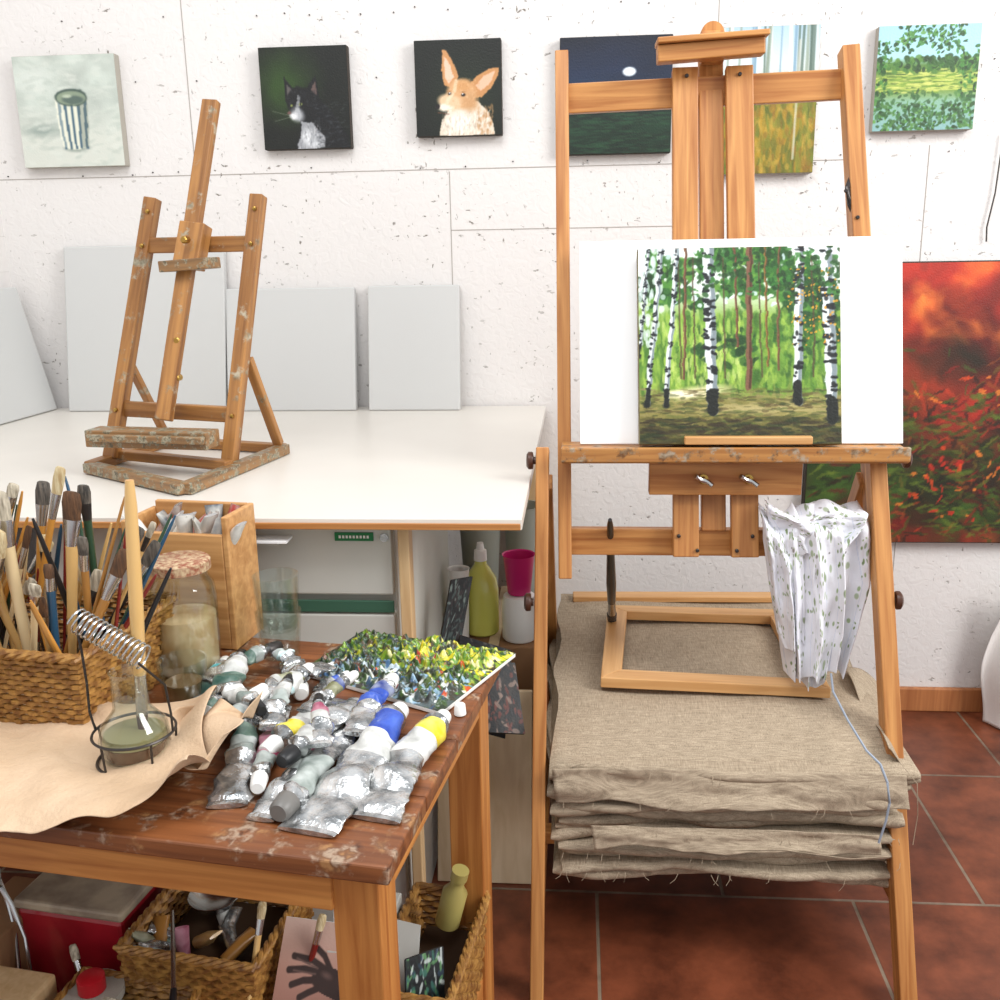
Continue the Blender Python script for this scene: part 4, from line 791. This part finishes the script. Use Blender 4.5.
slab('sheet',(-.285,.925,.140),(.075,-.02,0),(-.01,.09,.20),.001,BOARD,e,0); slab('sheet',(-.225,.895,.140),(.035,-.01,0),(.006,.10,.19),.001,CAB,e,0)
painting('palette_offcut',(-.190,.900,.20),(.040,.030,-.004),(-.006,.045,.115),.004,darkpt(92,['#3a6a5c','#1c2422','#c8d0cc','#5c8a5a','#2a3a4a']),GAP,.0006)
mb=MB(); mb.lathe((-.165,1.07,.27),[(0,.016),(.05,.016),(.06,.009),(.07,.009),(.072,.011),(.085,.011)],simple('ochre_bottle','#a89a5a',.3),axis=(.25,-.1,1)); mb.build('varnish_bottle')
mb=MB(); glassjar(mb,(-.575,.945,ZS+.001),[(0,.032),(.004,.038),(.10,.038),(.115,.034),(.12,.034)]); mb.lathe((-.575,.945,ZS+.006),[(0,.034),(.09,.034)],simple('milky_medium','#b8a890',.5)); mb.lathe((-.575,.945,ZS+.122),[(0,.014),(.001,.016),(.018,.016),(.02,.013)],simple('red_cap','#b01822',.35)); mb.lathe((-.575,.945,ZS+.112),[(0,.036),(.01,.036)],CSIDE); mb.build('red_capped_jar')
e=empty('palette_knife',(-.45,.98,.3)); mb=MB(); mb.path([(-.492,1.0,.325),(-.470,.945,.312),(-.452,.90,.30)],[.002,.003,.003],STEEL,8); mb.path([(-.452,.90,.30),(-.440,.86,.29)],[.004,.005],HAND[3],8); mb.build('knife',e)
pb=MB(); brush(pb,(-.395,.90,.14),(-.372,.985,.355),.004,HAND[1],BRIS[0],.02); brush(pb,(-.56,.93,.15),(-.62,.99,.28),.004,HAND[0],BRIS[2],.02); brush(pb,(-.40,.885,.26),(-.54,.905,.275),.005,HAND[7],BRIS[2],.03,1.5,.5); brush(pb,(-.35,.96,.16),(-.30,.985,.34),.004,HAND[2],BRIS[0],.02); brush(pb,(-.34,.99,.16),(-.275,1.03,.33),.0035,HAND[6],BRIS[1],.02); pb.build('shelf_paintbrushes')
mb=MB()
for (x,y,dx) in((-.700,.99,-.03),(-.672,.975,-.045)):
    pts=[(x,y,.15),(x+dx*.15,y+.015,.22),(x+dx*.4,y+.03,.275),(x+dx*.8,y+.04,.315),(x+dx*1.1,y+.045,.335)]; mb.path(pts,[.0025,.0025,.0025,.003,.003],STEEL,8)
    t0=Vector(pts[-1]); d=Vector((dx*.8,.01,.012)).normalized(); mb.loft(t0,t0+d,[(0,.003,.002,STEEL),(.012,.011,.003,STEEL),(.026,.013,.0035,STEEL),(.038,.008,.003,STEEL),(.043,.002,.001,STEEL)],14)
mb.build('steel_spoons')
mb=MB(); mb.box((-.740,1.05,.21),(.07,.12,.15),CARD,Rz); mb.build('small_carton',None,False,.003)
mb=MB(); mb.box((-.675,.93,.20),(.09,.07,.13),W_LIGHT,Rz); mb.build('wooden_block',None,False,.004)
mb=MB(); mb.lathe((-.325,.885,.14),[(0,.013),(.12,.013),(.125,.011),(.14,.011)],simple('red_white_wrap','#b8303a',.4,col2='#e8e4e0',nscale=90)); mb.build('paint_marker')

# ============================================================ WHITE DUST SHEET (right)
CUR=simple('curtain_white','#e6e2de',.9,bump=.3,bscale=300)
V,U=np.meshgrid(np.linspace(0,1,50),np.linspace(0,1,60),indexing='ij')
X=.945+.28*U+.02*np.clip(1-V*3,0,1); X+=.008*np.sin(V*8); Y=2.17+.025*np.sin(U*22+V*2); Zz=.345-.343*V-.05*np.clip(.25-U,0,1)*(1-V)
gridmesh('white_dust_sheet',np.stack([X,Y,Zz+.002],-1),None,CUR,None,.001)
mb=MB(); mb.path([(.885,2.25,1.32),(.880,2.25,1.2),(.870,2.25,1.13),(.872,2.25,1.10)],.0018,DARKST,6); mb.build('wall_cable')

# ============================================================ LIGHT
w=bpy.data.worlds.new('daylight'); scn.world=w; w.use_nodes=True; bg=w.node_tree.nodes['Background']; bg.inputs[0].default_value=(.93,.965,1,1); bg.inputs[1].default_value=.80
def area(name,loc,tgt,sx,sy,en,col=(1,1,1)):
    l=bpy.data.lights.new(name,'AREA'); l.shape='RECTANGLE'; l.size=sx; l.size_y=sy; l.energy=en; l.color=col
    o=bpy.data.objects.new(name,l); COL.objects.link(o); o.location=loc; o.rotation_euler=(Vector(tgt)-Vector(loc)).to_track_quat('-Z','Y').to_euler(); return o
area('window_daylight',(2.0,.5,2.1),(-.1,1.6,.8),1.1,1.3,60,(1,.995,.98))
area('overhead_fill',(-.3,.3,2.9),(-.1,1.4,.6),1.4,1.1,36,(.97,.985,1))  # added overhead lamp for soft fill; the room has no known skylight
# ============================================================ CAMERA
cd=bpy.data.cameras.new('camera'); cd.sensor_width=36; cd.lens=980/1000*36; cd.clip_start=.02
co=bpy.data.objects.new('camera',cd); COL.objects.link(co)
Rm=(Matrix.Rotation(math.radians(4.7),3,'Z')@Matrix.Rotation(math.radians(90-14.3),3,'X')@Matrix.Rotation(math.radians(-1.0),3,'Z')).to_4x4(); Rm.translation=(0,0,1.1); co.matrix_world=Rm
scn.camera=co
